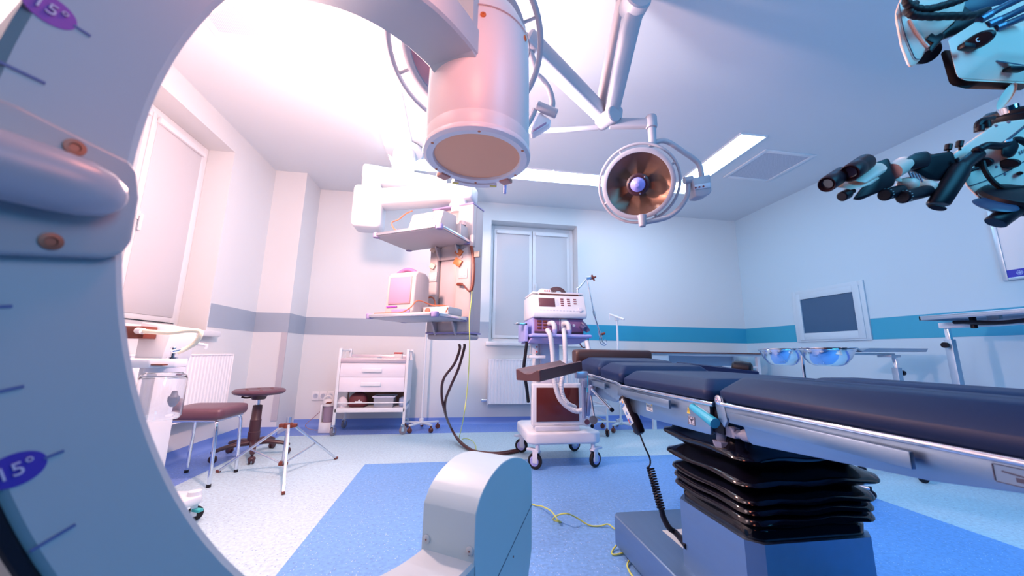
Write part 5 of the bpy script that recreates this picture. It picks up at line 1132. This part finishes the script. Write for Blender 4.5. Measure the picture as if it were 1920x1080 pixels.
for k in range(4):
    a = k*PI/2+0.5; d = V((math.cos(a), math.sin(a), 0)); lg = build(G().cyl(pc+Z3*0.07, pc+d*0.27+Z3*0.062, 0.011), 'base_leg', CHROME, bs)
    p = pc+d*0.27; build(G().lathe([(0, -0.010), (0.024, -0.010), (0.028, 0), (0.024, 0.010), (0, 0.010)], p+Z3*0.028, V((-d.y, d.x, 0)), 16).cyl(p+Z3*0.04, p+Z3*0.075, 0.009), 'caster', BLACK, lg)
def mayo(name_label, post, ztop, tray_fn, foot, knob_side, colr):
    t = thing('instrument_stand', name_label, 'instrument table', (post.x, post.y, 0), 'steel instrument stands by the right wall')
    build(G().box((post.x-0.014, post.y-0.014, 0.40), (post.x+0.014, post.y+0.014, ztop-0.03), 0.002), 'inner_post', CHROME, t)
    sl = build(G().box((post.x-0.024, post.y-0.024, 0.06), (post.x+0.024, post.y+0.024, ztop-0.125), 0.003), 'outer_post', colr, t)
    build(G().cyl((post.x+knob_side*0.024, post.y, ztop-0.17), (post.x+knob_side*0.05, post.y, ztop-0.17), 0.008).cyl((post.x+knob_side*0.045, post.y, ztop-0.17), (post.x+knob_side*0.065, post.y, ztop-0.17), 0.022), 'height_knob', BLACK, sl)
    for k, q in enumerate(foot):
        q = V(q); lg = build(G().obox((V((post.x, post.y, 0.075))+V((q.x, q.y, 0.075)))/2, V((q.x-post.x, q.y-post.y, 0)), V((q.x-post.x, q.y-post.y, 0)).normalized().cross(Z3)*0.035, Z3*0.025, 0.004), 'base_leg', colr, t)
        build(G().cyl(q+Z3*0.045, q+Z3*0.07, 0.010), 'caster_stem', CHROME, lg)
        build(G().lathe([(0, -0.012), (0.026, -0.012), (0.031, 0), (0.026, 0.012), (0, 0.012)], q+Z3*0.031, V((0.6, 0.8, 0)), 18), 'wheel', BLACK, lg)
    tray_fn(t); return t
SATIN = M('satin_steel_tray', (0.42, 0.50, 0.60), 0.35, 0.8)
d1 = 3.15
p1 = D(1681, 690, d1); p1.z = 0; zt1 = D(1681, 660, d1).z
def tray1(t):
    a = D(1592, 652, d1); b = D(1617, 658, d1); c_ = D(1630, 653, d1); e_ = D(1741, 654, d1)
    z = zt1+0.01
    k = V((0, 0.32, 0))
    build(G().prism([a+Z3*0.004, D(1607, 652, d1)+Z3*0.004, b, b-Z3*0.010, D(1606, 654, d1)-Z3*0.004, a-Z3*0.006], k, 0.001), 'small_tray', SATIN, t)
    build(G().prism([b, c_+Z3*0.002, e_+Z3*0.002, D(1737, 660, d1), D(1640, 660, d1), b-Z3*0.010], k, 0.001), 'large_tray', SATIN, t)
    q = D(1640, 663, d1); build(G().box((D(1590, 663, d1).x, q.y+0.02, q.z-0.014), (D(1693, 663, d1).x, q.y+0.06, q.z+0.006), 0.002).box((D(1668, 663, d1).x, q.y-0.03, q.z-0.03), (D(1690, 663, d1).x, q.y+0.08, q.z-0.008), 0.002), 'tray_bar', SATIN, t)
mayo('steel instrument stand with flat double tray right of the basins', p1, zt1-0.01, tray1, ((3.23, 2.60, 0), (3.46, 2.36, 0), (4.0, 2.75, 0)), 1, M('blue_grey_post', (0.34, 0.46, 0.58), 0.4, 0.5))
X2 = 3.62
p2 = onX(1783, 650, 3.88); p2 = V((3.88, p2.y, 0))
def tray2(t):
    a = onX(1722, 594, X2); b = onX(1960, 571, X2)
    z = a.z
    g = G().box((X2, 1.25, z-0.006), (X2+0.45, a.y, z), 0.002); g.box((X2, 1.25, z-0.03), (X2+0.012, a.y, z+0.004), 0.002).box((X2, a.y-0.012, z-0.03), (X2+0.45, a.y, z+0.004), 0.002).box((X2+0.438, 1.25, z-0.03), (X2+0.45, a.y, z+0.004), 0.002)
    build(g, 'tray', SATIN, t)
    build(G().box((3.845, 1.35, z-0.085), (3.915, p2.y+0.03, z-0.040), 0.003).box((3.86, 1.5, z-0.05), (3.90, 1.56, z-0.004)).box((3.86, a.y-0.3, z-0.05), (3.90, a.y-0.24, z-0.004)), 'tray_arm', WHITE, t)
    build(G().tube([V((3.76, a.y-0.12, z-0.05)), V((3.72, a.y-0.25, z-0.06)), V((3.70, a.y-0.4, z-0.075)), V((3.72, a.y-0.55, z-0.06)), V((3.76, a.y-0.65, z-0.05)), V((3.80, a.y-0.5, z-0.06)), V((3.77, a.y-0.3, z-0.07)), V((3.75, a.y-0.18, z-0.055))], 0.014, 8, 5), 'coiled_hose', BLACK, t)
    for y in (a.y-0.5, a.y-0.2): build(G().cyl((3.80, y, z-0.0), (3.80, y, z-0.10), 0.018), 'clamp_screw', BLACK, t)
    return
mayo('tall steel instrument stand with white arm at the right edge', p2, onX(1790, 606, 3.88).z, tray2, ((3.60, 2.62, 0), (4.2, 2.55, 0), (4.05, 2.2, 0)), -1, M('blue_grey_post', (0, 0, 0)))

LWHITE = M('lamp_lavender_enamel', (0.42, 0.41, 0.47), 0.4)
# ================================================================== SURGICAL LAMPS
def frame_of(n):
    n = V(n).normalized(); a = Z3.cross(n).normalized(); b = n.cross(a); return a, b, n
def lamp_head(root, c, n, R_, rg, refl, tube_r, hub):
    a, b, n = frame_of(n)
    sh_ = build(G().lathe([(rg*1.12, 0.0), (rg*1.13, -0.012), (rg*1.10, -0.03), (rg*0.9, -0.07), (rg*0.4, -0.10), (0, -0.105)], c, n, 56, cap=False), 'lamp_shell', LWHITE, root)
    build(G().lathe([(rg*1.13, -0.006), (rg*1.14, 0.004), (rg*1.08, 0.010), (rg*1.0, 0.008), (rg*0.99, -0.004)], c, n, 64, cap=False), 'front_ring', LWHITE, sh_)
    # six-lobed bronze reflector behind the glass
    t = bmesh.new(); seg = 96; rings = []
    for rr_, h_ in ((0.18, -0.045), (0.30, -0.055), (0.55, -0.050), (0.80, -0.034), (1.0, -0.006)):
        ring = []
        for k in range(seg):
            th = 2*PI*k/seg; lob = abs(((th*6/(2*PI)) % 1)-0.5)*2
            ring.append(t.verts.new(c+n*(h_-0.012*lob*math.sin(rr_*PI))+a*(rg*rr_*math.cos(th))+b*(rg*rr_*math.sin(th))))
        rings.append(ring)
    for p, q in zip(rings, rings[1:]):
        for k in range(seg): t.faces.new((p[k], p[(k+1) % seg], q[(k+1) % seg], q[k]))
    bmesh.ops.recalc_face_normals(t, faces=t.faces)
    build(G().merge(t), 'reflector', refl, sh_)
    if hub:
        hb = build(G().lathe([(0, -0.05), (rg*0.36, -0.05), (rg*0.36, 0.0), (rg*0.30, 0.006), (rg*0.24, 0.002), (0, 0.002)], c, n, 32), 'lamp_hub', M('glow_reddened_black_plastic', (0, 0, 0)), sh_)
        build(G().lathe([(0, 0.0), (rg*0.19, 0.0), (rg*0.235, 0.01), (rg*0.22, 0.03), (rg*0.10, 0.045), (rg*0.06, 0.06), (0, 0.062)], c+n*0.002, n, 28), 'sterile_handle', M('violet_handle', (0.34, 0.34, 0.86), 0.25), hb, root=root)
        for k in range(3):
            th = 0.7+2*PI*k/3; build(G().lathe([(0, 0), (0.006, 0), (0.005, 0.004), (0, 0.005)], c+n*0.004+a*rg*0.30*math.cos(th)+b*rg*0.30*math.sin(th), n, 10), 'hub_screw', CHROME, hb, root=root)
    build(G().tube([c+n*(-0.03)+a*(R_*math.cos(2*PI*k/48))+b*(R_*math.sin(2*PI*k/48)) for k in range(48)], tube_r, 10, 1, closed=True), 'grip_ring', LWHITE, root)
    g = G()
    for k in range(4):
        th = 0.4+k*PI/2; dd = a*math.cos(th)+b*math.sin(th); g.cyl(c+n*(-0.03)+dd*rg*1.08, c+n*(-0.03)+dd*R_, 0.008, seg=8)
    build(g, 'ring_spokes', LWHITE, root)
def arm(p0, p1, w0, h0, w1, h1, side=None):
    d = (p1-p0); sd_ = d.cross(Z3 if side is None else side).normalized(); u_ = sd_.cross(d).normalized(); rings = []
    for t_, w_, h_ in ((0, w0*0.8, h0*0.8), (0.015, w0, h0), (0.985, w1, h1), (1, w1*0.8, h1*0.8)):
        c_ = p0+d*t_; rings.append([c_+sd_*(w_/2*math.copysign(abs(math.cos(q))**0.5, math.cos(q)))+u_*(h_/2*math.copysign(abs(math.sin(q))**0.5, math.sin(q))) for q in [2*PI*j/20 for j in range(20)]])
    return G().loft(rings)
ls = thing('surgical_lamp', 'small round surgical lamp with bronze reflector and violet knob, hanging right of centre', 'surgical lamp', D(1196, 346, 2.2), 'ceiling surgical lamps')
c_ = D(1196, 346, 2.2); nrm = -ray(1196, 346).normalized()+RT*(-0.06)+UP*(-0.05)
lamp_head(ls, c_, nrm, 0.236, 0.187, REFLECT, 0.0085, True)
J = D(1140, 222, 2.2)
A1 = D(1190, 8, 1.92)
build(arm(J+V((0.02, 0, 0.03)), A1, 0.085, 0.085, 0.10, 0.10), 'spring_arm', LWHITE, ls)
build(G().cyl(A1-V((0.0, 0.05, 0.0)), A1+V((0.0, 0.05, 0.0)), 0.072, seg=28, bev=0.008).cyl(A1, V((A1.x, A1.y, 3.03)), 0.05), 'ceiling_knuckle', LWHITE, ls)
jd = V((0.3, -0.95, -0.1)).normalized()
build(G().cyl(J-jd*0.06, J+jd*0.06, 0.048, seg=28, bev=0.006).cyl(J+V((0.045, 0, -0.01)), J+V((0.055, 0, 0.06)), 0.04), 'elbow_joint', LWHITE, ls)
E1 = D(1221, 232, 2.16)
build(arm(J+V((0.02, 0.02, -0.02)), E1, 0.05, 0.062, 0.045, 0.056), 'swing_arm', LWHITE, ls)
build(G().lathe([(0, -0.03), (0.03, -0.03), (0.034, -0.02), (0.034, 0.04), (0.028, 0.05), (0, 0.052)], E1, Z3, 20).cyl(D(1222, 240, 2.16), D(1224, 274, 2.16), 0.024, 0.022), 'end_pivot', LWHITE, ls)
yk = [D(1226, 268, 2.16), D(1240, 264, 2.16), D(1256, 268, 2.16), D(1280, 284, 2.17), D(1303, 300, 2.18), D(1312, 312, 2.18), D(1316, 333, 2.18)]
build(G().tube(yk, 0.0155, 12, 5), 'yoke', LWHITE, ls)
yk2 = [D(1291, 345, 2.18), D(1288, 368, 2.18), D(1276, 388, 2.19), D(1258, 404, 2.2), D(1236, 412, 2.2), D(1208, 417, 2.2)]
build(G().tube(yk2, 0.0145, 12, 5), 'yoke', LWHITE, ls)
build(G().lathe([(0, 0.02), (0.028, 0.02), (0.024, 0.0), (0.022, -0.035), (0.018, -0.05), (0, -0.052)], D(1204, 410, 2.2), Z3, 18), 'lower_pivot', LWHITE, ls)
cbx = build(G().prism([D(1297, 334, 2.15), D(1332, 326, 2.15), D(1335, 358, 2.15), D(1331, 364, 2.15), D(1316, 369, 2.15), D(1304, 368, 2.15)], V((0.02, 0.09, 0.01)), 0.008, 3), 'control_box', LWHITE, ls)
build(G().cyl(D(1283, 339, 2.17), D(1298, 336, 2.17), 0.021), 'box_pivot', LWHITE, ls)
build(G().obox(D(1317, 349, 2.146), RT*0.095+UP*0.014, UP*0.030, fw*0.004, 0.002), 'button_panel', GREYW, cbx)
for x in (1304.5, 1311.5, 1319): build(G().cyl(D(x, 352-(x-1304)*0.16, 2.146), D(x, 352-(x-1304)*0.16, 2.139), 0.0055, seg=12), 'button', M('plum_key', (0, 0, 0)), cbx)

lb = thing('surgical_lamp', 'large round surgical lamp half hidden behind the X-ray detector drum', 'surgical lamp', D(872, 85, 1.75), 'ceiling surgical lamps')
c_ = D(872, 88, 1.75); nrm = -ray(872, 88).normalized()+RT*(-0.05)+UP*(-0.10)
lamp_head(lb, c_, nrm, 0.372, 0.265, REFLECTP, 0.015, True)
B0 = D(1126, 208, 2.32); B1 = D(1172, -12, 2.1)
build(arm(B0, B1, 0.07, 0.075, 0.075, 0.08), 'spring_arm', LWHITE, lb)
build(G().cyl(V((B1.x, B1.y, B1.z-0.03)), V((B1.x, B1.y, 3.03)), 0.055), 'ceiling_tube', LWHITE, lb)
J2 = D(1134, 226, 2.29)
build(G().cyl(J2-jd*0.05, J2+jd*0.07, 0.045, seg=24, bev=0.006).cyl(J2, J2+V((-0.01, 0.01, 0.09)), 0.035), 'elbow_joint', LWHITE, lb)
C1 = D(985, 72, 1.98)
build(arm(J2+V((0, -0.02, 0)), C1, 0.085, 0.10, 0.10, 0.12), 'load_arm', LWHITE, lb)
build(G().tube([C1, D(960, 60, 1.95), D(930, 60, 1.93), c_+V((0.02, 0.13, 0.02))], 0.03, 12, 4), 'rear_mount', LWHITE, lb)
build(G().tube([D(1003, 138, 1.98), D(1018, 150, 1.98), D(1030, 168, 1.98), D(1036, 190, 1.98), D(1035, 205, 1.98)], 0.0155, 12, 5), 'yoke', LWHITE, lb)
build(G().tube([D(1003, 206, 1.96), D(996, 222, 1.95), D(985, 240, 1.94), D(965, 255, 1.9)], 0.0155, 12, 4), 'yoke', LWHITE, lb)
build(G().cyl(D(1006, 198, 1.95), D(1044, 214, 1.95), 0.026, seg=20, bev=0.004), 'box_pivot', LWHITE, lb)
cb2 = build(G().prism([D(1012, 210, 1.96), D(1034, 225, 1.96), D(1030, 232, 1.96), D(1000, 250, 1.96), D(994, 250, 1.96), D(996, 236, 1.96)], V((0.02, 0.08, 0.02)), 0.006), 'control_box', M('lilac_white_enamel', (0, 0, 0)), lb)
build(G().obox(D(1012, 238, 1.957), (D(1025, 230, 1.957)-D(1000, 245, 1.957)), UP*0.012, fw*0.006, 0.002), 'button_panel', M('mauve_panel', (0.4, 0.25, 0.4), 0.4), cb2)
build(G().tube([D(1122, 239, 2.28), D(1060, 243, 2.3), D(960, 247, 2.3)], 0.016, 10, 1, rfun=lambda t, i: 0.016), 'thin_arm', LWHITE, lb)
build(G().tube([C1, D(1003, 125, 1.98), D(1005, 140, 1.98)], 0.018, 10, 3), 'yoke_root', LWHITE, lb)
build(G().cyl(D(960, 247, 2.3), c_+V((0.05, 0.12, -0.1)), 0.016), 'rear_link', LWHITE, lb)

# ================================================================== MICROSCOPE (upper right)
mc = thing('surgical_microscope', 'pale surgical microscope with black handles hanging in at the upper right', 'microscope', (1.6, 0.66, 0.0))
d0 = 0.95
def pp_(L_, d=d0): return [D(x, y, d) for x, y in L_]
IN = ray(1683, 118)
# floor stand outside the frame carrying the arm
build(G().cyl((2.75, 0.55, 0.06), (2.75, 0.55, 2.05), 0.07, seg=28).box((2.35, 0.15, 0.0), (3.15, 0.95, 0.07), 0.02), 'stand_column', OPT, mc)
build(G().tube([D(1975, 105, 1.03), V((2.0, 0.60, 1.82)), V((2.4, 0.57, 1.95)), V((2.75, 0.55, 1.97))], 0.055, 16, 5).cyl((2.75, 0.55, 1.85), (2.75, 0.55, 2.08), 0.09), 'carrier_arm', OPT, mc)
# cranked arm head
ah = build(G().prism(pp_([(1677, 26), (1684, 6), (1697, -24), (1818, -30), (1806, 22), (1786, 44), (1761, 66), (1768, 72), (1744, 94), (1739, 92), (1727, 110), (1713, 126), (1704, 126), (1688, 84)], 0.98), IN*0.13, 0.008, 3), 'arm_head', OPT, mc)
build(G().tube(pp_([(1686, 8), (1690, 35), (1698, 68), (1711, 100), (1717, 110), (1727, 111)], 0.9775), 0.0012, 6, 4), 'seam_line', DARKLINE, ah)
build(G().tube(pp_([(1706, 36), (1716, 55), (1732, 78), (1741, 88)], 0.977), 0.0035, 6, 4), 'moulded_ridge', OPT, ah)
build(G().prism(pp_([(1742, 66), (1747, 61), (1755, 67), (1762, 62), (1768, 60), (1771, 70), (1746, 99), (1742, 90), (1750, 80), (1736, 75)], 0.970), IN*0.05, 0.003), 'black_bracket', BLACK, ah)
build(G().lathe([(0, 0), (0.026, 0), (0.030, 0.012), (0.030, 0.05), (0, 0.05)], D(1742, 100, 0.995), V((0.25, 0.5, 0.8)), 24), 'tilt_joint', BLACK, ah)
build(G().prism(pp_([(1806, 10), (1840, 32), (1805, 60), (1768, 74), (1762, 64), (1788, 44)], 1.0), IN*0.08, 0.004), 'joint_cover', BLACK, mc)
# motor block
IN = ray(1780, 150)
EX = RT*0.235+IN*0.07-UP*0.012
mb_ = build(G().prism(pp_([(1774, 73), (1829, 38), (1862, 54), (1875, 98), (1850, 111), (1803, 150), (1795, 147), (1790, 138)], 0.95), EX, 0.007, 3), 'motor_block', OPT, mc)
build(G().prism(pp_([(1762, 99), (1772, 92), (1792, 142), (1804, 151), (1838, 152), (1812, 168), (1784, 161), (1778, 155)], 0.975), RT*0.16+IN*0.06-UP*0.006, 0.004), 'under_plate', BLACK, mb_)
kc = D(1835, 76, 0.942); kn = -ray(1835, 76).normalized()
kb = build(G().lathe([(0, 0.0), (0.026, 0.0), (0.028, 0.006), (0.0275, 0.022), (0.022, 0.028), (0, 0.029)], kc, kn, 32, RT+UP*0.5, 1.0, 0.68), 'brake_knob', BLACK, mb_)
build(G().obox(D(1812, 88, 0.928), (RT*0.03+UP*-0.004), UP*0.014, fw*0.018, 0.004), 'knob_lever', BLACK, mb_)
text('C', 'knob_letter', M('white_print', (0.85, 0.9, 0.95), 0.5), kc+kn*0.0300-RT*0.002+UP*0.001, RT*0.9+UP*0.35, UP-RT*0.3, 0.016, mb_)
build(G().prism(pp_([(1855, 113), (1864, 112), (1925, 122), (1925, 124)], 0.958), IN*0.01), 'seam_line', DARKLINE, mb_)
build(G().obox(D(1902, 130, 0.965), RT*0.045-UP*0.002, UP*0.010, fw*0.02, 0.004), 'vent_slot', BLACK, mb_)
IN = ray(1810, 60)
# hoses over the arm head, black ribbed
def rib(px, r, d): return G().tube([D(x, y, dd) for (x, y), dd in zip(px, d)], r, 10, 14, rfun=lambda t, i: r*(1.0 if (i//3) % 2 else 1.10))
build(rib([(1830, -14), (1800, 0), (1770, 10), (1736, 18), (1712, 14), (1700, 4), (1703, -8), (1720, -20)], 0.0086, [0.93]*8), 'ribbed_hose', RUBBER, mc)
build(rib([(1850, 20), (1818, 30), (1790, 30), (1750, 31), (1716, 29), (1704, 22), (1706, 14), (1715, 8)], 0.0086, [0.96, 0.94, 0.935, 0.93, 0.93, 0.935, 0.95, 0.97]), 'ribbed_hose', RUBBER, mc)
build(G().prism(pp_([(1800, -30), (1925, -30), (1925, 2), (1870, 12), (1815, 24), (1806, 8)], 1.06), IN*0.08, 0.004), 'parallel_arm', M('navy_black_arm', (0.02, 0.03, 0.08), 0.4), mc)
build(G().prism(pp_([(1822, 22), (1870, 10), (1925, 0), (1925, 66), (1880, 56), (1856, 50)], 1.045), IN*0.08, 0.004), 'arm_cover', OPT, mc)
for a_, b_, c__ in (((1836, 38), (1875, 16), (1940, -16)), ((1850, 48), (1890, 30), (1940, 6)), ((1866, 54), (1896, 42), (1940, 24))):
    build(G().tube([D(*a_, 0.955), D(*b_, 0.945), D(*c__, 0.95)], 0.0085, 10, 5), 'thick_cable', M('navy_cable', (0.02, 0.05, 0.12), 0.4), mc)
    build(G().cyl(D(*a_, 0.955), D(*a_, 0.955)+(D(*b_, 0.945)-D(*a_, 0.955))*0.55, 0.0102), 'cable_sleeve', M('steel_blue_sleeve', (0.10, 0.16, 0.26), 0.3, 0.5), mc)
# link and turntable
build(G().loft([[D(1888, 180, d)+(RT*(0.017*math.cos(q))+UP*(0.036*math.sin(q)))*k+RT*(0.022*math.sin(q))*k for q in [2*PI*j/28 for j in range(28)]] for d, k in ((0.955, 0.9), (0.95, 1.0), (1.05, 1.0))]), 'oval_link', OPT, mc)
tt_ = D(1918, 214, 1.02); tn = (UP*0.96+RT*(-0.16)-fw*0.2).normalized()
build(G().lathe([(0, -0.022), (0.072, -0.022), (0.076, -0.016), (0.076, 0.002), (0.070, 0.006), (0.070, 0.014), (0.064, 0.020), (0, 0.02)], tt_, tn, 40), 'turntable', BLACK, mc)
build(G().cyl(D(1890, 200, 1.01), D(1893, 212, 1.01), 0.02), 'turntable_neck', CHROME, mc)
# optics body
IN = ray(1800, 340)
obod = build(G().prism(pp_([(1783, 290), (1804, 274), (1861, 233), (1868, 229), (1990, 214), (1990, 420), (1870, 393), (1850, 384), (1828, 366), (1812, 349)], 0.97), IN*0.14, 0.008, 3), 'optics_body', OPT, mc)
build(G().tube(pp_([(1925, 300), (1880, 326), (1830, 345), (1815, 349)], 0.9675), 0.0012, 6, 3).tube(pp_([(1925, 234), (1895, 258), (1880, 268)], 0.967), 0.003, 6, 3), 'seam_line', DARKLINE, obod)
for x, y, rx, ry in ((1892, 307, 0.019, 0.0125), (1862, 357, 0.0185, 0.012), (1843, 305, 0.018, 0.013), (1912, 325, 0.006, 0.005)):
    kd = -ray(x, y).normalized(); build(G().lathe([(0, 0), (1.0, 0), (1.05, 0.006), (1.0, 0.020), (0.8, 0.024), (0, 0.025)], D(x, y, 0.972), kd, 24, RT, rx, ry), 'round_knob', BLACK, obod)
for x, y in ((1867, 236), (1891, 229), (1867, 313), (1883, 327), (1853, 348)):
    build(G().lathe([(0, 0), (0.004, 0), (0.003, 0.001), (0, 0.0012)], D(x, y, 0.9695), -ray(x, y).normalized(), 12), 'screw', DGREY, obod)
text('LEI', 'lettering', M('grey_print', (0.16, 0.24, 0.32), 0.5), D(1917, 285, 0.9685), RT*0.92+UP*0.38, UP, 0.014, obod)
# joystick and cable
g = G().tube([D(1831, 284, 0.94), D(1850, 273, 0.935), D(1875, 274, 0.94), D(1895, 270, 0.945)], 0.009, 10, 5); g.ell(D(1834, 281, 0.94), 0.012, 0.012, 0.010); g.prism(pp_([(1879, 292), (1880, 268), (1892, 260), (1905, 262), (1912, 272), (1906, 288), (1897, 296)], 0.935), IN*0.03, 0.005); g.tube([D(1900, 262, 0.945), D(1912, 262, 0.94), D(1930, 272, 0.94)], 0.007, 8, 4)
build(g, 'pivot_arm', BLACK, mc)
build(G().obox(D(1891, 264, 0.932), RT*0.018+UP*0.004, UP*0.006, fw*0.004, 0.001), 'lens_window', M('pale_blue_window', (0.4, 0.55, 0.65), 0.2), mc)
build(G().tube([D(1842, 303, 0.945), D(1846, 318, 0.94), D(1855, 333, 0.938), D(1868, 346, 0.938), D(1886, 353, 0.938), D(1935, 350, 0.938)], 0.0055, 8, 6), 'control_cable', RUBBER, mc)
# handles
def grip(p0, p1, p2, r0):
    ax = (p1-p0); rings = []
    for t_, k in ((0.0, 0.90), (0.03, 1.0), (0.5, 1.0), (0.85, 1.02), (1.0, 0.9)):
        c_ = p0+ax*t_; s_ = ax.cross(fw).normalized(); n_ = s_.cross(ax).normalized()
        rings.append([c_+s_*(r0*k*math.cos(q))+n_*(r0*0.7*k*math.sin(q))-ax.normalized()*(0.012*math.cos(q) if t_ < 0.4 else 0) for q in [2*PI*j/24 for j in range(24)]])
    g = G().loft(rings); g.tube([p0+ax*0.94, p0+ax*1.03, p2], r0*0.66, 12, 4); return g
h_a = build(grip(D(1758, 384, 0.93), D(1804, 313, 0.94), D(1832, 290, 0.95), 0.0245), 'hand_grip', BLACK, mc)
build(G().lathe([(0, 0), (0.016, 0), (0.014, 0.003), (0, 0.004)], D(1757, 389, 0.927), V((-0.4, -0.3, -0.85)), 20, RT, 1.3, 0.5), 'grip_end_cap', RUBBER, h_a)
build(G().cyl(D(1818, 320, 0.935), D(1832, 316, 0.935), 0.0045).cyl(D(1796, 302, 0.935), D(1793, 297, 0.935), 0.004), 'grip_button', BLACK, h_a)
build(grip(D(1866, 418, 0.90), D(1912, 384, 0.91), D(1940, 365, 0.92), 0.0225), 'hand_grip', BLACK, mc)
dn = (UP*0.80-RT*0.10-fw*0.6).normalized()
build(G().lathe([(0, -0.026), (0.050, -0.026), (0.056, -0.020), (0.056, -0.008), (0.050, -0.004), (0.062, 0.0), (0.066, 0.006), (0.062, 0.014), (0.052, 0.018), (0, 0.018)], D(1900, 372, 0.93), dn, 40), 'objective_ring', BLACK, mc)
build(G().lathe([(0, -0.004), (0.034, -0.004), (0.04, 0.0), (0.034, 0.004), (0, 0.004)], D(1866, 384, 0.91), dn, 30), 'splash_disc', M('navy_plastic', (0.03, 0.06, 0.14), 0.35), mc)
# small posts on top of the body
for x, y in ((1777, 276), (1798, 270)):
    build(G().cyl(D(x+2, y+12, 0.96), D(x+1, y+4, 0.96), 0.0028).cyl(D(x, y+5, 0.96), D(x+2, y-5, 0.96), 0.0075), 'post_knob', BLACK, mc)
build(G().tube([D(1836, 246, 0.98), D(1834, 234, 0.98), D(1842, 226, 0.98), D(1860, 222, 0.99)], 0.008, 8, 4).cyl(D(1836, 246, 0.98), D(1836, 236, 0.98), 0.010).cyl(D(1850, 240, 0.98), D(1848, 228, 0.98), 0.009), 'cable_socket', BLACK, mc)
# binocular head
IN = ray(1640, 350)
def cy(p, q, r0, r1, d0_, d1_, **k): return G().cyl(D(*p, d0_), D(*q, d1_), r0, r1, 28, **k)
beam = build(G().prism(pp_([(1689, 303), (1700, 295), (1717, 286), (1740, 282), (1745, 290), (1752, 288), (1786, 283), (1792, 298), (1788, 318), (1774, 336), (1765, 340), (1738, 336), (1712, 320), (1700, 319)], 0.945), IN*0.06, 0.006), 'beam_splitter', BLACK, mc)
g = G()
for k in range(4): g.tube([D(1704+k*6, 322+k*1.5, 0.942), D(1712+k*6, 340+k*0.5, 0.942)], 0.0022, 6, 1)
build(g, 'grip_ribs', DGREY, beam)
build(G().prism(pp_([(1693, 300), (1716, 288), (1742, 284), (1748, 298), (1742, 312), (1712, 318), (1699, 316)], 0.930), IN*0.02, 0.005), 'side_cover', M('maroon_navy_plastic', (0.018, 0.007, 0.014), 0.42, spec=0.3), beam)
g = G().cyl(D(1672, 322, 0.94), D(1694, 309, 0.95), 0.0215, seg=30)
for k in range(24):
    pass
build(g, 'coupling_ring', OPT, mc)
bp = build(G().prism(pp_([(1599, 372), (1614, 353), (1638, 335), (1643, 322), (1640, 305), (1664, 296), (1668, 300), (1679, 337), (1676, 348), (1645, 362), (1612, 376), (1600, 375)], 0.925), IN*0.045, 0.004), 'binocular_plate', M('maroon_navy_plastic', (0, 0, 0)), mc)
build(G().prism(pp_([(1672, 314), (1692, 338), (1690, 341), (1679, 339)], 0.94), IN*0.03, 0.002), 'plate_wedge', OPT, mc)
build(G().loft([[D(x, y, 0.918)+RT*(r_*k_*math.cos(q))+(UP*0.8+RT*0.25)*(r_*math.sin(q))+fw*(0.02*math.sin(q)) for q in [2*PI*j/24 for j in range(24)]] for x, y, r_, k_ in ((1575, 351, 0.010, 0.9), (1582, 349, 0.017, 0.9), (1598, 345, 0.021, 0.9), (1618, 338, 0.0215, 0.9), (1632, 330, 0.018, 0.9))]), 'prism_housing', OPT, mc)
build(G().loft([[D(x, y, 0.915)+RT*(r_*k_*math.cos(q))+(UP*0.8+RT*0.25)*(r_*math.sin(q))+fw*(0.02*math.sin(q)) for q in [2*PI*j/24 for j in range(24)]] for x, y, r_, k_ in ((1604, 338, 0.012, 0.9), (1610, 335, 0.020, 0.9), (1626, 323, 0.027, 0.9), (1640, 313, 0.028, 0.9), (1644, 310, 0.024, 0.9))]), 'prism_housing', OPT, mc)
for p, q, r_ in (((1550, 346), (1578, 327), 0.0195), ((1593, 325), (1622, 305), 0.0215)):
    a_, b_ = D(*p, 0.885), D(*q, 0.92); ax = (b_-a_).normalized(); L_ = (b_-a_).length
    ey = build(G().lathe([(r_*0.62, 0.006), (r_*0.9, -0.001), (r_, 0.002), (r_*1.02, L_*0.45), (r_*0.98, L_*0.5), (r_*1.02, L_*0.55), (r_*1.0, L_), (0, L_)], a_, ax, 32, cap=False), 'eyepiece', M('maroon_navy_plastic', (0, 0, 0)), mc)
    build(G().lathe([(0, 0.008), (r_*0.62, 0.008), (r_*0.66, 0.004), (r_*0.62, 0.001)], a_, ax, 28, cap=False), 'eye_lens', M('dark_lens', (0.03, 0.03, 0.06), 0.05, coat=1.0), ey)
g = cy((1578, 369), (1590, 363), 0.0125, 0.0125, 0.91, 0.915, bev=0.002); g.cyl(D(1588, 364, 0.914), D(1600, 358, 0.92), 0.006)
build(g, 'focus_knob', BLACK, mc)
for p, q, r_ in (((1658, 366), (1688, 357), 0.0150), ((1692, 370), (1738, 358), 0.0160)):
    kk = build(cy(p, q, r_, r_, 0.92, 0.95, bev=0.003), 'dial_knob', BLACK, mc)
    a_, b_ = D(*p, 0.92), D(*q, 0.95); ax = (b_-a_).normalized()
    g = G()
    for j in range(14):
        th = 2*PI*j/14; o_ = ax.orthogonal().normalized(); o2 = ax.cross(o_); pt = a_+ax*0.008+(o_*math.cos(th)+o2*math.sin(th))*(r_+0.0002); g.obox(pt, ax*0.005, ax.cross(o_*math.cos(th)+o2*math.sin(th))*0.0012, (o_*math.cos(th)+o2*math.sin(th))*0.0006)
    build(g, 'scale_marks', LABEL, kk)
for x, y, r_ in ((1702, 346, 0.0195), (1736, 352, 0.0200)):
    build(G().ell(D(x, y, 0.955), r_, r_*1.15, r_, UP+RT*0.4), 'dome_housing', OPT, mc)
